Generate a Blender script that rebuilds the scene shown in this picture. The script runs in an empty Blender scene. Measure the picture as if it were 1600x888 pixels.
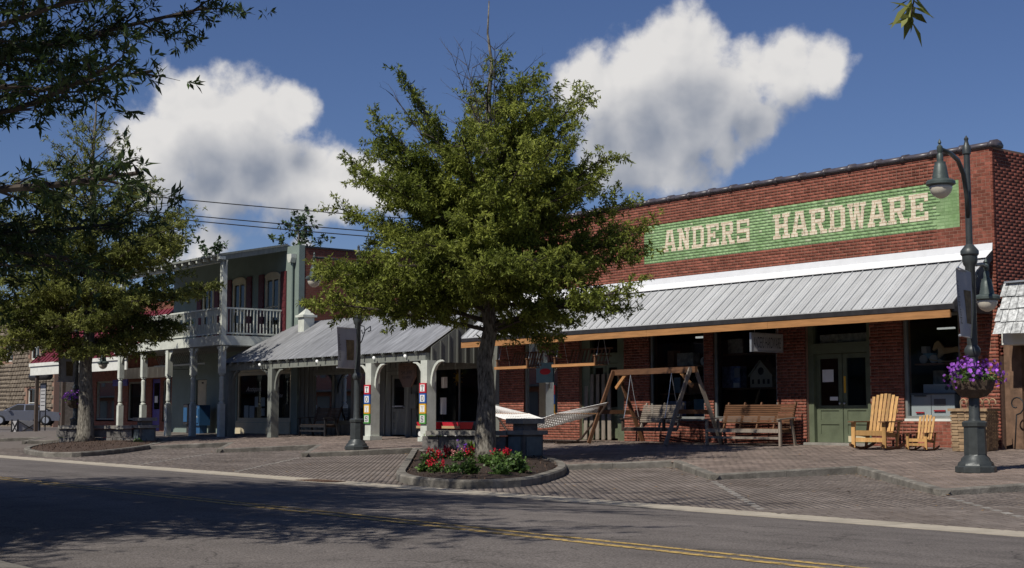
import bpy, bmesh, math, random
import numpy as np
from mathutils import Vector, Matrix
random.seed(7); rng = np.random.default_rng(11)
SC = bpy.context.scene; COL = SC.collection
R = math.radians; PI = math.pi

# ------------------------------------------------------------------ camera, sky, sun, exposure
TH = R(38.1); PITCH = math.atan(206 / 2222)
cd = bpy.data.cameras.new('camera'); cam = bpy.data.objects.new('camera', cd); COL.objects.link(cam)
cd.sensor_width = 36; cd.lens = 2222 / 1600 * 36; cd.clip_end = 3000; cd.clip_start = .1
cam.location = (22.1, -27.25, .70)
vdir = Vector((-math.cos(TH) * math.cos(PITCH), math.sin(TH) * math.cos(PITCH), math.sin(PITCH)))
cam.rotation_euler = vdir.to_track_quat('-Z', 'Y').to_euler()
SC.camera = cam

SUN = Vector((.17, -.985, 1.15)).normalized()
SUN_EL = math.asin(SUN.z); SUN_AZ = math.atan2(SUN.x, SUN.y)
SKY_STRENGTH = .056; SUN_STRENGTH = 5.0; EXPOSURE = -.2
cy = SC.cycles; cy.max_bounces = 8; cy.diffuse_bounces = 1; cy.glossy_bounces = 3; cy.transmission_bounces = 4; cy.transparent_max_bounces = 12
SC.view_settings.view_transform = 'Standard'; SC.view_settings.look = 'None'
SC.view_settings.exposure = EXPOSURE; SC.view_settings.gamma = 1; SC.view_settings.use_curve_mapping = False

sl = bpy.data.lights.new('sun', 'SUN'); so = bpy.data.objects.new('sun', sl); COL.objects.link(so)
sl.energy = SUN_STRENGTH; sl.angle = R(.53); sl.color = (1, .95, .86)
so.rotation_euler = (-SUN).to_track_quat('-Z', 'Y').to_euler(); so.location = (30, -60, 60)

def build_world():
    w = bpy.data.worlds.new('World'); SC.world = w; w.use_nodes = True
    nt = w.node_tree; N = nt.nodes; L = nt.links; N.clear()
    out = N.new('ShaderNodeOutputWorld'); bg = N.new('ShaderNodeBackground'); bg.inputs[1].default_value = SKY_STRENGTH
    sky = N.new('ShaderNodeTexSky'); sky.sky_type = 'NISHITA'; sky.sun_disc = False
    sky.sun_elevation = SUN_EL; sky.sun_rotation = SUN_AZ
    sky.air_density = 1.0; sky.dust_density = .0; sky.ozone_density = 4.0; sky.altitude = 60
    tc = N.new('ShaderNodeTexCoord')
    def m(op, a, b=None, c=None, clamp=False):
        n = N.new('ShaderNodeMath'); n.operation = op; n.use_clamp = clamp
        for i, v in enumerate((a, b, c)):
            if v is None: continue
            if hasattr(v, 'links'): L.new(v, n.inputs[i])
            else: n.inputs[i].default_value = v
        return n.outputs[0]
    def vm(op, a, b=None):
        n = N.new('ShaderNodeVectorMath'); n.operation = op
        for i, v in enumerate((a, b)):
            if v is None: continue
            if hasattr(v, 'links'): L.new(v, n.inputs[i])
            else: n.inputs[i].default_value = v
        return n.outputs['Value'] if op in ('DISTANCE', 'LENGTH', 'DOT_PRODUCT') else n.outputs[0]
    P = tc.outputs['Generated']
    # cumulus clouds: centres as directions on the sky (x, y, z, angular radius)
    BL = [(-0.7263, 0.6603, 0.1912, 0.0360), (-0.7295, 0.6455, 0.2261, 0.0279), (-0.7079, 0.6679, 0.2298, 0.0405), (-0.6823, 0.6892, 0.2439, 0.0360), (-0.6845, 0.7001, 0.2031, 0.0405), (-0.6615, 0.7145, 0.2280, 0.0360), (-0.6378, 0.7336, 0.2344, 0.0270), (-0.6165, 0.7515, 0.2347, 0.0189), (-0.6557, 0.7269, 0.2041, 0.0225), (-0.7076, 0.6852, 0.1724, 0.0234), (-0.6751, 0.7152, 0.1810, 0.0153), (-0.8874, 0.4184, 0.1935, 0.0360), (-0.8699, 0.4502, 0.2014, 0.0338), (-0.8559, 0.4721, 0.2108, 0.0189), (-0.8820, 0.4401, 0.1686, 0.0396), (-0.8989, 0.4032, 0.1713, 0.0338), (-0.8664, 0.4712, 0.1653, 0.0324), (-0.8560, 0.4932, 0.1550, 0.0234), (-0.8392, 0.5191, 0.1622, 0.0216), (-0.8289, 0.5363, 0.1594, 0.0189), (-0.8921, 0.4366, 0.1161, 0.0180), (-0.9034, 0.4126, 0.1168, 0.0117), (-0.8634, 0.4904, 0.1187, 0.0072)]
    rnd = random.Random(3)
    for k in range(4):                       # the same kind of fair-weather cloud on round the sky
        az = rnd.uniform(R(215), R(475)); el = R(rnd.uniform(14, 38))
        for j in range(3):
            a2 = az + rnd.uniform(-.09, .09); e2 = el + rnd.uniform(-.03, .04)
            d = (math.cos(e2) * math.cos(a2 + TH), math.cos(e2) * math.sin(a2 + TH), math.sin(e2))
            f = -d[0] * math.cos(TH) + d[1] * math.sin(TH)
            if f > .84: continue
            BL.append((*d, rnd.uniform(.04, .08)))
    def field(vec):
        acc = None
        for (x, y, z, r) in BL:
            d = vm('DISTANCE', vec, (x, y, z))
            f = m('MULTIPLY_ADD', d, -.86 / r, 1.0)
            acc = f if acc is None else m('SMOOTH_MAX', acc, f, .25)
        return acc
    def noise(vec, sc, det, ro=.55):
        n = N.new('ShaderNodeTexNoise'); n.inputs['Scale'].default_value = sc; n.inputs['Detail'].default_value = det
        n.inputs['Roughness'].default_value = ro; L.new(vec, n.inputs['Vector']); return n.outputs[0]
    P2 = vm('ADD', P, (0.02 * SUN.x, 0.02 * SUN.y, .034))
    def billow(vec):
        v = N.new('ShaderNodeTexVoronoi'); v.feature = 'F1'; v.inputs['Scale'].default_value = 24; v.inputs['Detail'].default_value = 2.5; v.inputs['Roughness'].default_value = .55; v.normalize = True
        w = N.new('ShaderNodeTexNoise'); w.inputs['Scale'].default_value = 18; w.inputs['Detail'].default_value = 4; L.new(vec, w.inputs['Vector'])
        L.new(vm('ADD', vec, vm('MULTIPLY', vm('SUBTRACT', w.outputs[1], (.5, .5, .5)), (.035, .035, .035))), v.inputs['Vector']); return v.outputs['Distance']
    n1 = noise(P, 26, 6, .6); n2 = noise(P2, 26, 4, .5); nw = noise(P, 9, 3)
    b1 = billow(P); b3 = billow(vm('ADD', P, (-.003, -.004, .008)))
    f1 = field(P); f2 = field(P2)
    d1 = m('ADD', m('ADD', m('ADD', f1, m('MULTIPLY', m('SUBTRACT', n1, .5), 1.35)), m('MULTIPLY', m('SUBTRACT', nw, .5), .7)), m('MULTIPLY', m('SUBTRACT', .32, b1), 1.5))
    relief = m('MULTIPLY', m('SUBTRACT', b3, b1), .9)
    d2 = m('ADD', f2, m('MULTIPLY', m('SUBTRACT', n2, .5), .75))
    def ss(v, a, b):
        n = N.new('ShaderNodeMapRange'); n.interpolation_type = 'SMOOTHSTEP'
        n.inputs[1].default_value = a; n.inputs[2].default_value = b; L.new(v, n.inputs[0]); return n.outputs[0]
    alpha = m('MULTIPLY', ss(d1, -.06, .46), .97)
    thick = m('SUBTRACT', ss(d2, -.15, 1.1), relief, None, True)
    cr = N.new('ShaderNodeMix'); cr.data_type = 'RGBA'; L.new(thick, cr.inputs[0])
    s = 1 / SKY_STRENGTH
    cr.inputs[6].default_value = (.88 * s, .86 * s, .84 * s, 1); cr.inputs[7].default_value = (.29 * s, .325 * s, .40 * s, 1)
    mx = N.new('ShaderNodeMix'); mx.data_type = 'RGBA'; L.new(alpha, mx.inputs[0]); L.new(vm('MULTIPLY', sky.outputs[0], (.95, 1.0, 1.30)), mx.inputs[6]); L.new(cr.outputs[2], mx.inputs[7])
    L.new(mx.outputs[2], bg.inputs[0]); L.new(bg.outputs[0], out.inputs[0])
build_world()

# ------------------------------------------------------------------ materials
MATS = {}
def mat(name, col, rough=.75, var=.22, scale=6., bump=0., bscale=None, metal=0., island=0., tint=None, spec=.4, detail=5, stretch=None, transl=0., patch=None):
    m = bpy.data.materials.new(name); m.use_nodes = True; MATS[name] = m
    nt = m.node_tree; N = nt.nodes; L = nt.links
    b = N['Principled BSDF']; b.inputs['Roughness'].default_value = rough; b.inputs['Metallic'].default_value = metal
    b.inputs['Specular IOR Level'].default_value = spec
    geo = N.new('ShaderNodeNewGeometry'); pos = geo.outputs['Position']
    if stretch:
        mp = N.new('ShaderNodeMapping'); mp.inputs['Scale'].default_value = stretch; L.new(pos, mp.inputs[0]); pos = mp.outputs[0]
    n = N.new('ShaderNodeTexNoise'); n.inputs['Scale'].default_value = scale; n.inputs['Detail'].default_value = detail; n.inputs['Roughness'].default_value = .62
    L.new(pos, n.inputs['Vector'])
    rp = N.new('ShaderNodeValToRGB'); L.new(n.outputs[0], rp.inputs[0])
    t = tint or col
    c0 = [max(0, c * (1 - var)) for c in col]; c1 = [min(1, c * (1 + var)) for c in t]
    rp.color_ramp.elements[0].color = (*c0, 1); rp.color_ramp.elements[1].color = (*c1, 1)
    rp.color_ramp.elements[0].position = .3; rp.color_ramp.elements[1].position = .7
    c = rp.outputs[0]
    if island:
        oi = N.new('ShaderNodeObjectInfo')
        ad = N.new('ShaderNodeMath'); ad.operation = 'ADD'; L.new(geo.outputs['Random Per Island'], ad.inputs[0]); L.new(oi.outputs['Random'], ad.inputs[1])
        fr = N.new('ShaderNodeMath'); fr.operation = 'FRACT'; L.new(ad.outputs[0], fr.inputs[0])
        mr = N.new('ShaderNodeMapRange'); L.new(fr.outputs[0], mr.inputs[0]); mr.inputs[3].default_value = 1 - island; mr.inputs[4].default_value = 1 + island
        sc = N.new('ShaderNodeVectorMath'); sc.operation = 'SCALE'; L.new(c, sc.inputs[0]); L.new(mr.outputs[0], sc.inputs['Scale']); c = sc.outputs[0]
    if patch:                                # large stains and weathering: (scale, low, high, stretch)
        pm = N.new('ShaderNodeMapping'); pm.inputs['Scale'].default_value = patch[3]; L.new(geo.outputs['Position'], pm.inputs[0])
        pn = N.new('ShaderNodeTexNoise'); pn.inputs['Scale'].default_value = patch[0]; pn.inputs['Detail'].default_value = 6; pn.inputs['Roughness'].default_value = .65; L.new(pm.outputs[0], pn.inputs['Vector'])
        pr = N.new('ShaderNodeMapRange'); pr.inputs[1].default_value = .32; pr.inputs[2].default_value = .68; pr.inputs[3].default_value = patch[1]; pr.inputs[4].default_value = patch[2]; L.new(pn.outputs[0], pr.inputs[0])
        ps = N.new('ShaderNodeVectorMath'); ps.operation = 'SCALE'; L.new(c, ps.inputs[0]); L.new(pr.outputs[0], ps.inputs['Scale']); c = ps.outputs[0]
    L.new(c, b.inputs['Base Color'])
    if bump:
        n2 = N.new('ShaderNodeTexNoise'); n2.inputs['Scale'].default_value = bscale or scale * 6; n2.inputs['Detail'].default_value = 6; L.new(pos, n2.inputs['Vector'])
        bp = N.new('ShaderNodeBump'); bp.inputs['Strength'].default_value = bump; bp.inputs['Distance'].default_value = .02; L.new(n2.outputs[0], bp.inputs['Height']); L.new(bp.outputs[0], b.inputs['Normal'])
    if transl:
        tr = N.new('ShaderNodeBsdfTranslucent'); L.new(c, tr.inputs[0]); mx = N.new('ShaderNodeMixShader'); mx.inputs[0].default_value = transl
        L.new(b.outputs[0], mx.inputs[1]); L.new(tr.outputs[0], mx.inputs[2]); L.new(mx.outputs[0], N['Material Output'].inputs[0])
    return m
def asphalt_mat():
    m = mat('asphalt', (.136, .120, .110), .9, .16, 1.2, .5, 90, spec=.25)
    nt = m.node_tree; N = nt.nodes; L = nt.links; b = N['Principled BSDF']
    src = b.inputs['Base Color'].links[0].from_socket
    geo = N.new('ShaderNodeNewGeometry')
    n = N.new('ShaderNodeTexNoise'); n.inputs['Scale'].default_value = 55; n.inputs['Detail'].default_value = 3; L.new(geo.outputs['Position'], n.inputs['Vector'])
    mr = N.new('ShaderNodeMapRange'); mr.inputs[1].default_value = .32; mr.inputs[2].default_value = .7; mr.inputs[3].default_value = .55; mr.inputs[4].default_value = 1.55; L.new(n.outputs[0], mr.inputs[0])
    # wheel paths and long patches run along the street
    mp = N.new('ShaderNodeMapping'); mp.inputs['Scale'].default_value = (.06, .9, 1); L.new(geo.outputs['Position'], mp.inputs[0])
    n2 = N.new('ShaderNodeTexNoise'); n2.inputs['Scale'].default_value = 1.3; n2.inputs['Detail'].default_value = 4; L.new(mp.outputs[0], n2.inputs['Vector'])
    m2 = N.new('ShaderNodeMapRange'); m2.inputs[1].default_value = .3; m2.inputs[2].default_value = .7; m2.inputs[3].default_value = .8; m2.inputs[4].default_value = 1.22; L.new(n2.outputs[0], m2.inputs[0])
    mu = N.new('ShaderNodeMath'); mu.operation = 'MULTIPLY'; L.new(mr.outputs[0], mu.inputs[0]); L.new(m2.outputs[0], mu.inputs[1])
    # fine cracks
    vo = N.new('ShaderNodeTexVoronoi'); vo.feature = 'DISTANCE_TO_EDGE'; vo.inputs['Scale'].default_value = .55
    nz = N.new('ShaderNodeTexNoise'); nz.inputs['Scale'].default_value = 2.2; L.new(geo.outputs['Position'], nz.inputs['Vector'])
    va = N.new('ShaderNodeVectorMath'); va.operation = 'MULTIPLY_ADD'; L.new(nz.outputs[1], va.inputs[0]); va.inputs[1].default_value = (.9, .9, 0); L.new(geo.outputs['Position'], va.inputs[2])
    L.new(va.outputs[0], vo.inputs['Vector'])
    ck = N.new('ShaderNodeMapRange'); ck.inputs[1].default_value = .0; ck.inputs[2].default_value = .013; ck.inputs[3].default_value = .55; ck.inputs[4].default_value = 1; L.new(vo.outputs['Distance'], ck.inputs[0])
    mu2 = N.new('ShaderNodeMath'); mu2.operation = 'MULTIPLY'; L.new(mu.outputs[0], mu2.inputs[0]); L.new(ck.outputs[0], mu2.inputs[1])
    sc = N.new('ShaderNodeVectorMath'); sc.operation = 'SCALE'; L.new(src, sc.inputs[0]); L.new(mu2.outputs[0], sc.inputs['Scale']); L.new(sc.outputs[0], b.inputs['Base Color'])
asphalt_mat()
def worn(name, col, under=None, keep=.62, scale=5., rough=.8):
    """paint with chipped places: transparent where worn"""
    m = mat(name, col, rough, .1, 3); nt = m.node_tree; N = nt.nodes; L = nt.links
    geo = N.new('ShaderNodeNewGeometry'); n = N.new('ShaderNodeTexNoise'); n.inputs['Scale'].default_value = scale; n.inputs['Detail'].default_value = 9; n.inputs['Roughness'].default_value = .7
    L.new(geo.outputs['Position'], n.inputs['Vector'])
    mr = N.new('ShaderNodeMapRange'); mr.inputs[1].default_value = keep - .04; mr.inputs[2].default_value = keep + .05; mr.inputs[3].default_value = 1; mr.inputs[4].default_value = .12; L.new(n.outputs[0], mr.inputs[0])
    L.new(mr.outputs[0], N['Principled BSDF'].inputs['Alpha'])
worn('yellow_paint', (.50, .34, .11), keep=.53, scale=9)
worn('cream_paint', (.82, .76, .60), keep=.60, scale=7)
def glass_mat():
    m = bpy.data.materials.new('glass'); m.use_nodes = True; MATS['glass'] = m
    N = m.node_tree.nodes; L = m.node_tree.links; N.remove(N['Principled BSDF'])
    t = N.new('ShaderNodeBsdfTransparent'); t.inputs[0].default_value = (.78, .82, .82, 1)
    g = N.new('ShaderNodeBsdfGlossy'); g.inputs['Roughness'].default_value = .02; g.inputs[0].default_value = (.9, .95, 1, 1)
    f = N.new('ShaderNodeFresnel'); f.inputs[0].default_value = 1.45
    mx = N.new('ShaderNodeMixShader'); L.new(f.outputs[0], mx.inputs[0]); L.new(t.outputs[0], mx.inputs[1]); L.new(g.outputs[0], mx.inputs[2])
    L.new(mx.outputs[0], N['Material Output'].inputs[0])
glass_mat()
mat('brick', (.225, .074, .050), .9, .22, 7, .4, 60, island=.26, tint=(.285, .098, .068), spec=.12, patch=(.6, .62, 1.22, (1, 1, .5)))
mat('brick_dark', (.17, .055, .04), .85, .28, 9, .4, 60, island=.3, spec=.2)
mat('mortar', (.30, .185, .135), .9, .2, 20, spec=.2)
mat('green_paint', (.185, .315, .125), .85, .16, 2.2, .4, 60, island=.12, tint=(.29, .40, .215), spec=.12, patch=(1.1, .82, 1.22, (1, 1, 1.6)))
mat('green_paint_joint', (.16, .27, .105), .8, .15, 3)
mat('pale_brick_paint', (.40, .47, .28), .8, .2, 8, island=.15)
mat('metal_roof', (.54, .55, .555), .5, .07, 2.5, .03, 8, metal=.15, island=.06, patch=(1.3, .82, 1.08, (3.5, .35, .35)))
mat('flashing', (.80, .81, .82), .45, .06, 3, metal=.1)
mat('old_metal_roof', (.32, .325, .335), .55, .35, 2.0, .08, 12, metal=.45, island=.08, stretch=(3, .5, .5))
mat('red_roof', (.17, .028, .040), .5, .15, 3, metal=.2, island=.06)
mat('fresh_timber', (.42, .205, .078), .65, .22, 2.5, .15, 20, stretch=(.7, 8, 8), island=.08)
mat('brown_timber', (.15, .073, .036), .6, .3, 3, .15, 20, stretch=(.7, 8, 8), island=.15)
mat('dark_timber', (.055, .035, .025), .65, .3, 4, .1, 20)
mat('yellow_timber', (.48, .275, .10), .55, .25, 4, .1, 25, stretch=(5, 5, .8), island=.28)
mat('grey_timber', (.25, .21, .17), .75, .3, 4, .2, 25, stretch=(8, 8, .8), island=.2)
mat('dark_trim', (.030, .028, .030), .5, .3, 5)
mat('door_green', (.115, .135, .085), .55, .18, 3, .1, 20)
mat('frame_grey', (.21, .22, .21), .6, .15, 5)
mat('brown_frame', (.10, .075, .06), .6, .2, 5)
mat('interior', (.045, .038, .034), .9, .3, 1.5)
mat('concrete', (.27, .255, .225), .9, .26, 3.5, .4, 40, spec=.2)
mat('gutter_concrete', (.40, .355, .285), .9, .17, 3, .35, 60, spec=.2)
mat('kerb_concrete', (.20, .185, .16), .9, .36, 3.2, .5, 35, spec=.2, patch=(1.8, .6, 1.2, (1, 1, 2)))
mat('stone', (.16, .15, .14), .9, .4, 3, .8, 14, spec=.2)
mat('slate_panel', (.14, .17, .175), .7, .3, 3, .2, 20)
mat('stone_block', (.20, .165, .125), .9, .3, 4, 1., 10, island=.16, spec=.2)
mat('paver', (.175, .143, .122), .88, .2, 1.2, .4, 60, island=.13, patch=(.8, .78, 1.12, (1, 1, 1)), tint=(.20, .17, .15), spec=.25)
mat('paver_red', (.205, .165, .14), .88, .22, 1.2, .4, 60, island=.14, patch=(.7, .78, 1.15, (1, 1, 1)), tint=(.25, .195, .165), spec=.25)
mat('paver_pale', (.27, .25, .225), .88, .2, 5, .3, 60, island=.12)
mat('paver_bed', (.148, .125, .108), .95, .25, 5)
mat('mulch', (.075, .048, .034), .95, .55, 26, 1., 45, island=.5)
mat('grass_ground', (.07, .085, .04), .95, .3, 1.5)
mat('bark', (.085, .072, .060), .95, .6, 9, 1., 26, stretch=(2.2, 2.2, .7), spec=.1, tint=(.20, .185, .155))
mat('twig', (.075, .062, .052), .9, .3, 8, spec=.15)
mat('leaf_centre', (.145, .195, .030), .6, .35, .7, island=.6, tint=(.25, .275, .055), transl=.42, spec=.25)
mat('leaf_left', (.14, .175, .036), .55, .35, .6, island=.55, tint=(.225, .235, .06), transl=.42, spec=.3)
mat('leaf_near', (.050, .080, .022), .5, .3, 1.0, island=.4, transl=.28, spec=.4)
mat('leaf_far', (.05, .085, .03), .7, .35, .8, island=.4, transl=.25)
mat('leaf_bed', (.085, .15, .035), .5, .3, 5, island=.4, transl=.25)
mat('leaf_lime', (.22, .32, .05), .5, .25, 5, island=.3, transl=.3)
mat('petal_red', (.50, .012, .03), .6, .2, 8, island=.3, transl=.25)
mat('petal_purple', (.34, .095, .55), .6, .3, 8, island=.55, transl=.3)
mat('petal_violet', (.12, .03, .30), .6, .2, 8, island=.3)
mat('petal_pink', (.55, .22, .2), .6, .2, 8, island=.3)
mat('iron', (.055, .062, .062), .42, .2, 10, .1, 40, metal=.2)
mat('iron_green', (.075, .095, .088), .45, .2, 10, .1, 40, metal=.2)
mat('black_iron', (.02, .02, .022), .5, .2, 10)
mat('lamp_globe', (.62, .57, .47), .25, .06, 6, spec=.6)
mat('coco_basket', (.085, .060, .042), .95, .4, 18, 1., 40)
mat('banner_cloth', (.36, .36, .37), .8, .06, 4)
mat('banner_print', (.15, .11, .055), .8, .5, 7)
mat('banner_ink', (.12, .11, .10), .8, .1, 5)
mat('white_paint', (.72, .72, .66), .6, .12, 3)
mat('porch_white', (.58, .60, .53), .65, .16, 3, .1, 20)
mat('porch_grey', (.20, .21, .185), .7, .2, 3, .1, 20, stretch=(3, 3, .7))
mat('board_wall', (.165, .17, .15), .75, .15, 2, .1, 20, stretch=(3, 3, .4))
mat('sage_wall', (.20, .25, .22), .75, .1, 1.5, .25, 40)
mat('cream_trim', (.58, .50, .34), .65, .12, 3)
mat('maroon', (.10, .018, .022), .6, .15, 5)
mat('purple_door', (.07, .05, .24), .5, .15, 5)
mat('blue_metal', (.03, .10, .22), .4, .1, 6)
mat('toy_red', (.55, .02, .04), .4, .06, 6)
mat('toy_blue', (.03, .11, .40), .4, .06, 6)
mat('toy_yellow', (.75, .42, .03), .4, .06, 6)
mat('toy_green', (.08, .30, .06), .4, .06, 6)
mat('white_card', (.80, .80, .78), .6, .04, 6)
mat('grey_ink', (.03, .03, .035), .7, .05, 5)
mat('pale_yellow_ink', (.55, .5, .3), .7, .05, 5)
mat('sign_wood', (.19, .12, .085), .7, .15, 5)
mat('sign_grey', (.40, .39, .385), .6, .08, 5)
mat('sign_blue', (.14, .26, .34), .6, .12, 5)
mat('aluminium', (.62, .64, .66), .35, .08, 5, metal=.7)
mat('rope_white', (.84, .83, .80), .9, .1, 12)
mat('wicker', (.33, .225, .13), .8, .25, 6, .2, 30, island=.25)
mat('plastic_grey', (.55, .57, .58), .45, .06, 4)
mat('plastic_dark', (.14, .15, .17), .4, .06, 4)
mat('horse_wood', (.46, .32, .17), .6, .15, 4)
mat('doll_cream', (.55, .50, .38), .6, .1, 4)
mat('box_blue', (.06, .12, .34), .5, .5, 9, tint=(.25, .30, .45))
mat('box_white', (.50, .48, .43), .5, .5, 10)
mat('box_brown', (.24, .12, .06), .7, .3, 6)
mat('pink_plastic', (.55, .04, .16), .5, .1, 5)
mat('lime_plastic', (.16, .45, .05), .5, .1, 5)
mat('car_silver', (.25, .26, .30), .25, .05, 4, metal=.6)
mat('rubber', (.015, .015, .016), .8, .1, 8)
mat('shingle', (.50, .51, .50), .8, .6, 12, .9, 26, island=.16)
mat('rust_wood', (.16, .095, .06), .8, .4, 5, .2, 20)
mat('tar', (.035, .03, .032), .8, .5, 3)
mat('clay_tile', (.085, .075, .085), .35, .35, 6, .1, 20)
mat('white_glow_bulb', (.85, .85, .80), .3, .02, 5)

# ------------------------------------------------------------------ mesh helpers
class MB:
    def __init__(s): s.v = []; s.f = []; s.m = []
    def add(s, vs, fs, mi=0):
        o = len(s.v); s.v.extend([tuple(v) for v in vs]); s.f.extend([tuple(i + o for i in f) for f in fs]); s.m.extend([mi] * len(fs)); return s
    def box(s, x0, x1, y0, y1, z0, z1, mi=0):
        vs = [(x0, y0, z0), (x1, y0, z0), (x1, y1, z0), (x0, y1, z0), (x0, y0, z1), (x1, y0, z1), (x1, y1, z1), (x0, y1, z1)]
        return s.add(vs, [(0, 3, 2, 1), (4, 5, 6, 7), (0, 1, 5, 4), (1, 2, 6, 5), (2, 3, 7, 6), (3, 0, 4, 7)], mi)
    def bar(s, p0, p1, w, h, up=(0, 0, 1), mi=0):
        p0 = Vector(p0); p1 = Vector(p1); d = (p1 - p0).normalized(); u = Vector(up)
        a = d.cross(u)
        if a.length < 1e-4: a = d.cross(Vector((0, 1, 0)))
        a.normalize(); b = a.cross(d).normalized()
        vs = []
        for p in (p0, p1):
            for sa, sb in ((-1, -1), (1, -1), (1, 1), (-1, 1)): vs.append(p + a * sa * w / 2 + b * sb * h / 2)
        return s.add(vs, [(0, 1, 2, 3), (7, 6, 5, 4), (0, 4, 5, 1), (1, 5, 6, 2), (2, 6, 7, 3), (3, 7, 4, 0)], mi)
    def tube(s, pts, rad, n=6, mi=0, cap=True):
        pts = [Vector(p) for p in pts]
        if not hasattr(rad, '__len__'): rad = [rad] * len(pts)
        o = len(s.v); prev = None
        for i, p in enumerate(pts):
            d = (pts[min(i + 1, len(pts) - 1)] - pts[max(i - 1, 0)]).normalized()
            if prev is None:
                a = d.cross(Vector((0, 0, 1)));
                if a.length < .05: a = d.cross(Vector((0, 1, 0)))
            else: a = prev - d * prev.dot(d)
            a.normalize(); prev = a; b = d.cross(a)
            for k in range(n):
                t = 2 * PI * k / n; s.v.append(tuple(p + (a * math.cos(t) + b * math.sin(t)) * rad[i]))
        for i in range(len(pts) - 1):
            for k in range(n):
                s.f.append((o + i * n + k, o + i * n + (k + 1) % n, o + (i + 1) * n + (k + 1) % n, o + (i + 1) * n + k)); s.m.append(mi)
        if cap:
            s.f.append(tuple(o + k for k in range(n))[::-1]); s.m.append(mi)
            e = o + (len(pts) - 1) * n; s.f.append(tuple(e + k for k in range(n))); s.m.append(mi)
        return s
    def lathe(s, prof, c=(0, 0, 0), n=16, mi=0, axis='z', rot=0):
        o = len(s.v)
        for (r, z) in prof:
            for k in range(n):
                t = 2 * PI * k / n + rot
                if axis == 'z': v = (c[0] + r * math.cos(t), c[1] + r * math.sin(t), c[2] + z)
                elif axis == 'y': v = (c[0] + r * math.cos(t), c[1] + z, c[2] + r * math.sin(t))
                else: v = (c[0] + z, c[1] + r * math.cos(t), c[2] + r * math.sin(t))
                s.v.append(v)
        for i in range(len(prof) - 1):
            for k in range(n):
                s.f.append((o + i * n + k, o + i * n + (k + 1) % n, o + (i + 1) * n + (k + 1) % n, o + (i + 1) * n + k)); s.m.append(mi)
        s.f.append(tuple(o + k for k in range(n))[::-1]); s.m.append(mi)
        e = o + (len(prof) - 1) * n; s.f.append(tuple(e + k for k in range(n))); s.m.append(mi)
        return s
    def prism(s, poly, axis, a, b, mi=0):
        """poly of 2-D points extruded along axis from a to b (x: poly is (y,z); y: poly is (x,z); z: poly is (x,y))"""
        def P(p, t): return (t, p[0], p[1]) if axis == 'x' else (p[0], t, p[1]) if axis == 'y' else (p[0], p[1], t)
        n = len(poly); vs = [P(p, a) for p in poly] + [P(p, b) for p in poly]
        fs = [tuple(range(n))[::-1], tuple(range(n, 2 * n))] + [(i, (i + 1) % n, n + (i + 1) % n, n + i) for i in range(n)]
        return s.add(vs, fs, mi)
    def build(s, name, mt, parent=None, smooth=False, xf=None):
        me = bpy.data.meshes.new(name); off = Vector((0, 0, 0)); p = parent
        while p is not None: off += p.location; p = p.parent
        V = s.v
        if xf is not None: V = [tuple(xf @ Vector(v)) for v in V]
        if off.length: V = [(v[0] - off.x, v[1] - off.y, v[2] - off.z) for v in V]
        me.from_pydata(V, [], s.f)
        for q in (mt if isinstance(mt, (list, tuple)) else [mt]): me.materials.append(MATS[q])
        if any(s.m): me.polygons.foreach_set('material_index', s.m)
        bm = bmesh.new(); bm.from_mesh(me); bmesh.ops.recalc_face_normals(bm, faces=bm.faces); bm.to_mesh(me); bm.free()
        if smooth: me.polygons.foreach_set('use_smooth', [True] * len(me.polygons)); me.update()
        if smooth == 'auto':
            me.set_sharp_from_angle(angle=R(38))
        ob = bpy.data.objects.new(name, me); COL.objects.link(ob); ob.parent = parent
        return ob
def np_mesh(name, V, F, mt, parent=None, kind=None):
    """fast quad mesh from arrays; V in world coordinates"""
    me = bpy.data.meshes.new(name); off = Vector((0, 0, 0)); p = parent
    while p is not None: off += p.location; p = p.parent
    V = np.asarray(V, dtype=np.float32).reshape(-1, 3) - np.array(off, dtype=np.float32); F = np.asarray(F, dtype=np.int32)
    me.vertices.add(len(V)); me.vertices.foreach_set('co', V.ravel())
    me.loops.add(F.size); me.loops.foreach_set('vertex_index', F.ravel())
    me.polygons.add(len(F)); me.polygons.foreach_set('loop_start', np.arange(0, F.size, F.shape[1], dtype=np.int32))
    me.update(calc_edges=True); me.materials.append(MATS[mt])
    ob = bpy.data.objects.new(name, me); COL.objects.link(ob); ob.parent = parent
    if kind: ob['kind'] = kind
    return ob
def tag(o, label=None, cat=None, group=None, kind=None):
    if label: o['label'] = label
    if cat: o['category'] = cat
    if group: o['group'] = group
    if kind: o['kind'] = kind
    return o
def thing(name, label, cat, loc=(0, 0, 0), group=None, rz=0):
    o = bpy.data.objects.new(name, None); COL.objects.link(o); o.location = loc; o.rotation_euler = (0, 0, rz); o.empty_display_size = .2
    return tag(o, label, cat, group)
def structure(o): o['kind'] = 'structure'; return o
def kids(o): return [c for c in bpy.data.objects if c.parent == o]
def copy_tree(o, parent=None, ch=None):
    if ch is None:
        ch = {}
        for c in bpy.data.objects:
            if c.parent: ch.setdefault(c.parent.name, []).append(c)
    c = o.copy(); COL.objects.link(c); c.parent = parent
    for k in ch.get(o.name, []): copy_tree(k, c, ch)
    return c
def boxpart(name, mt, parent, *b): return MB().box(*b).build(name, mt, parent)
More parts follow.
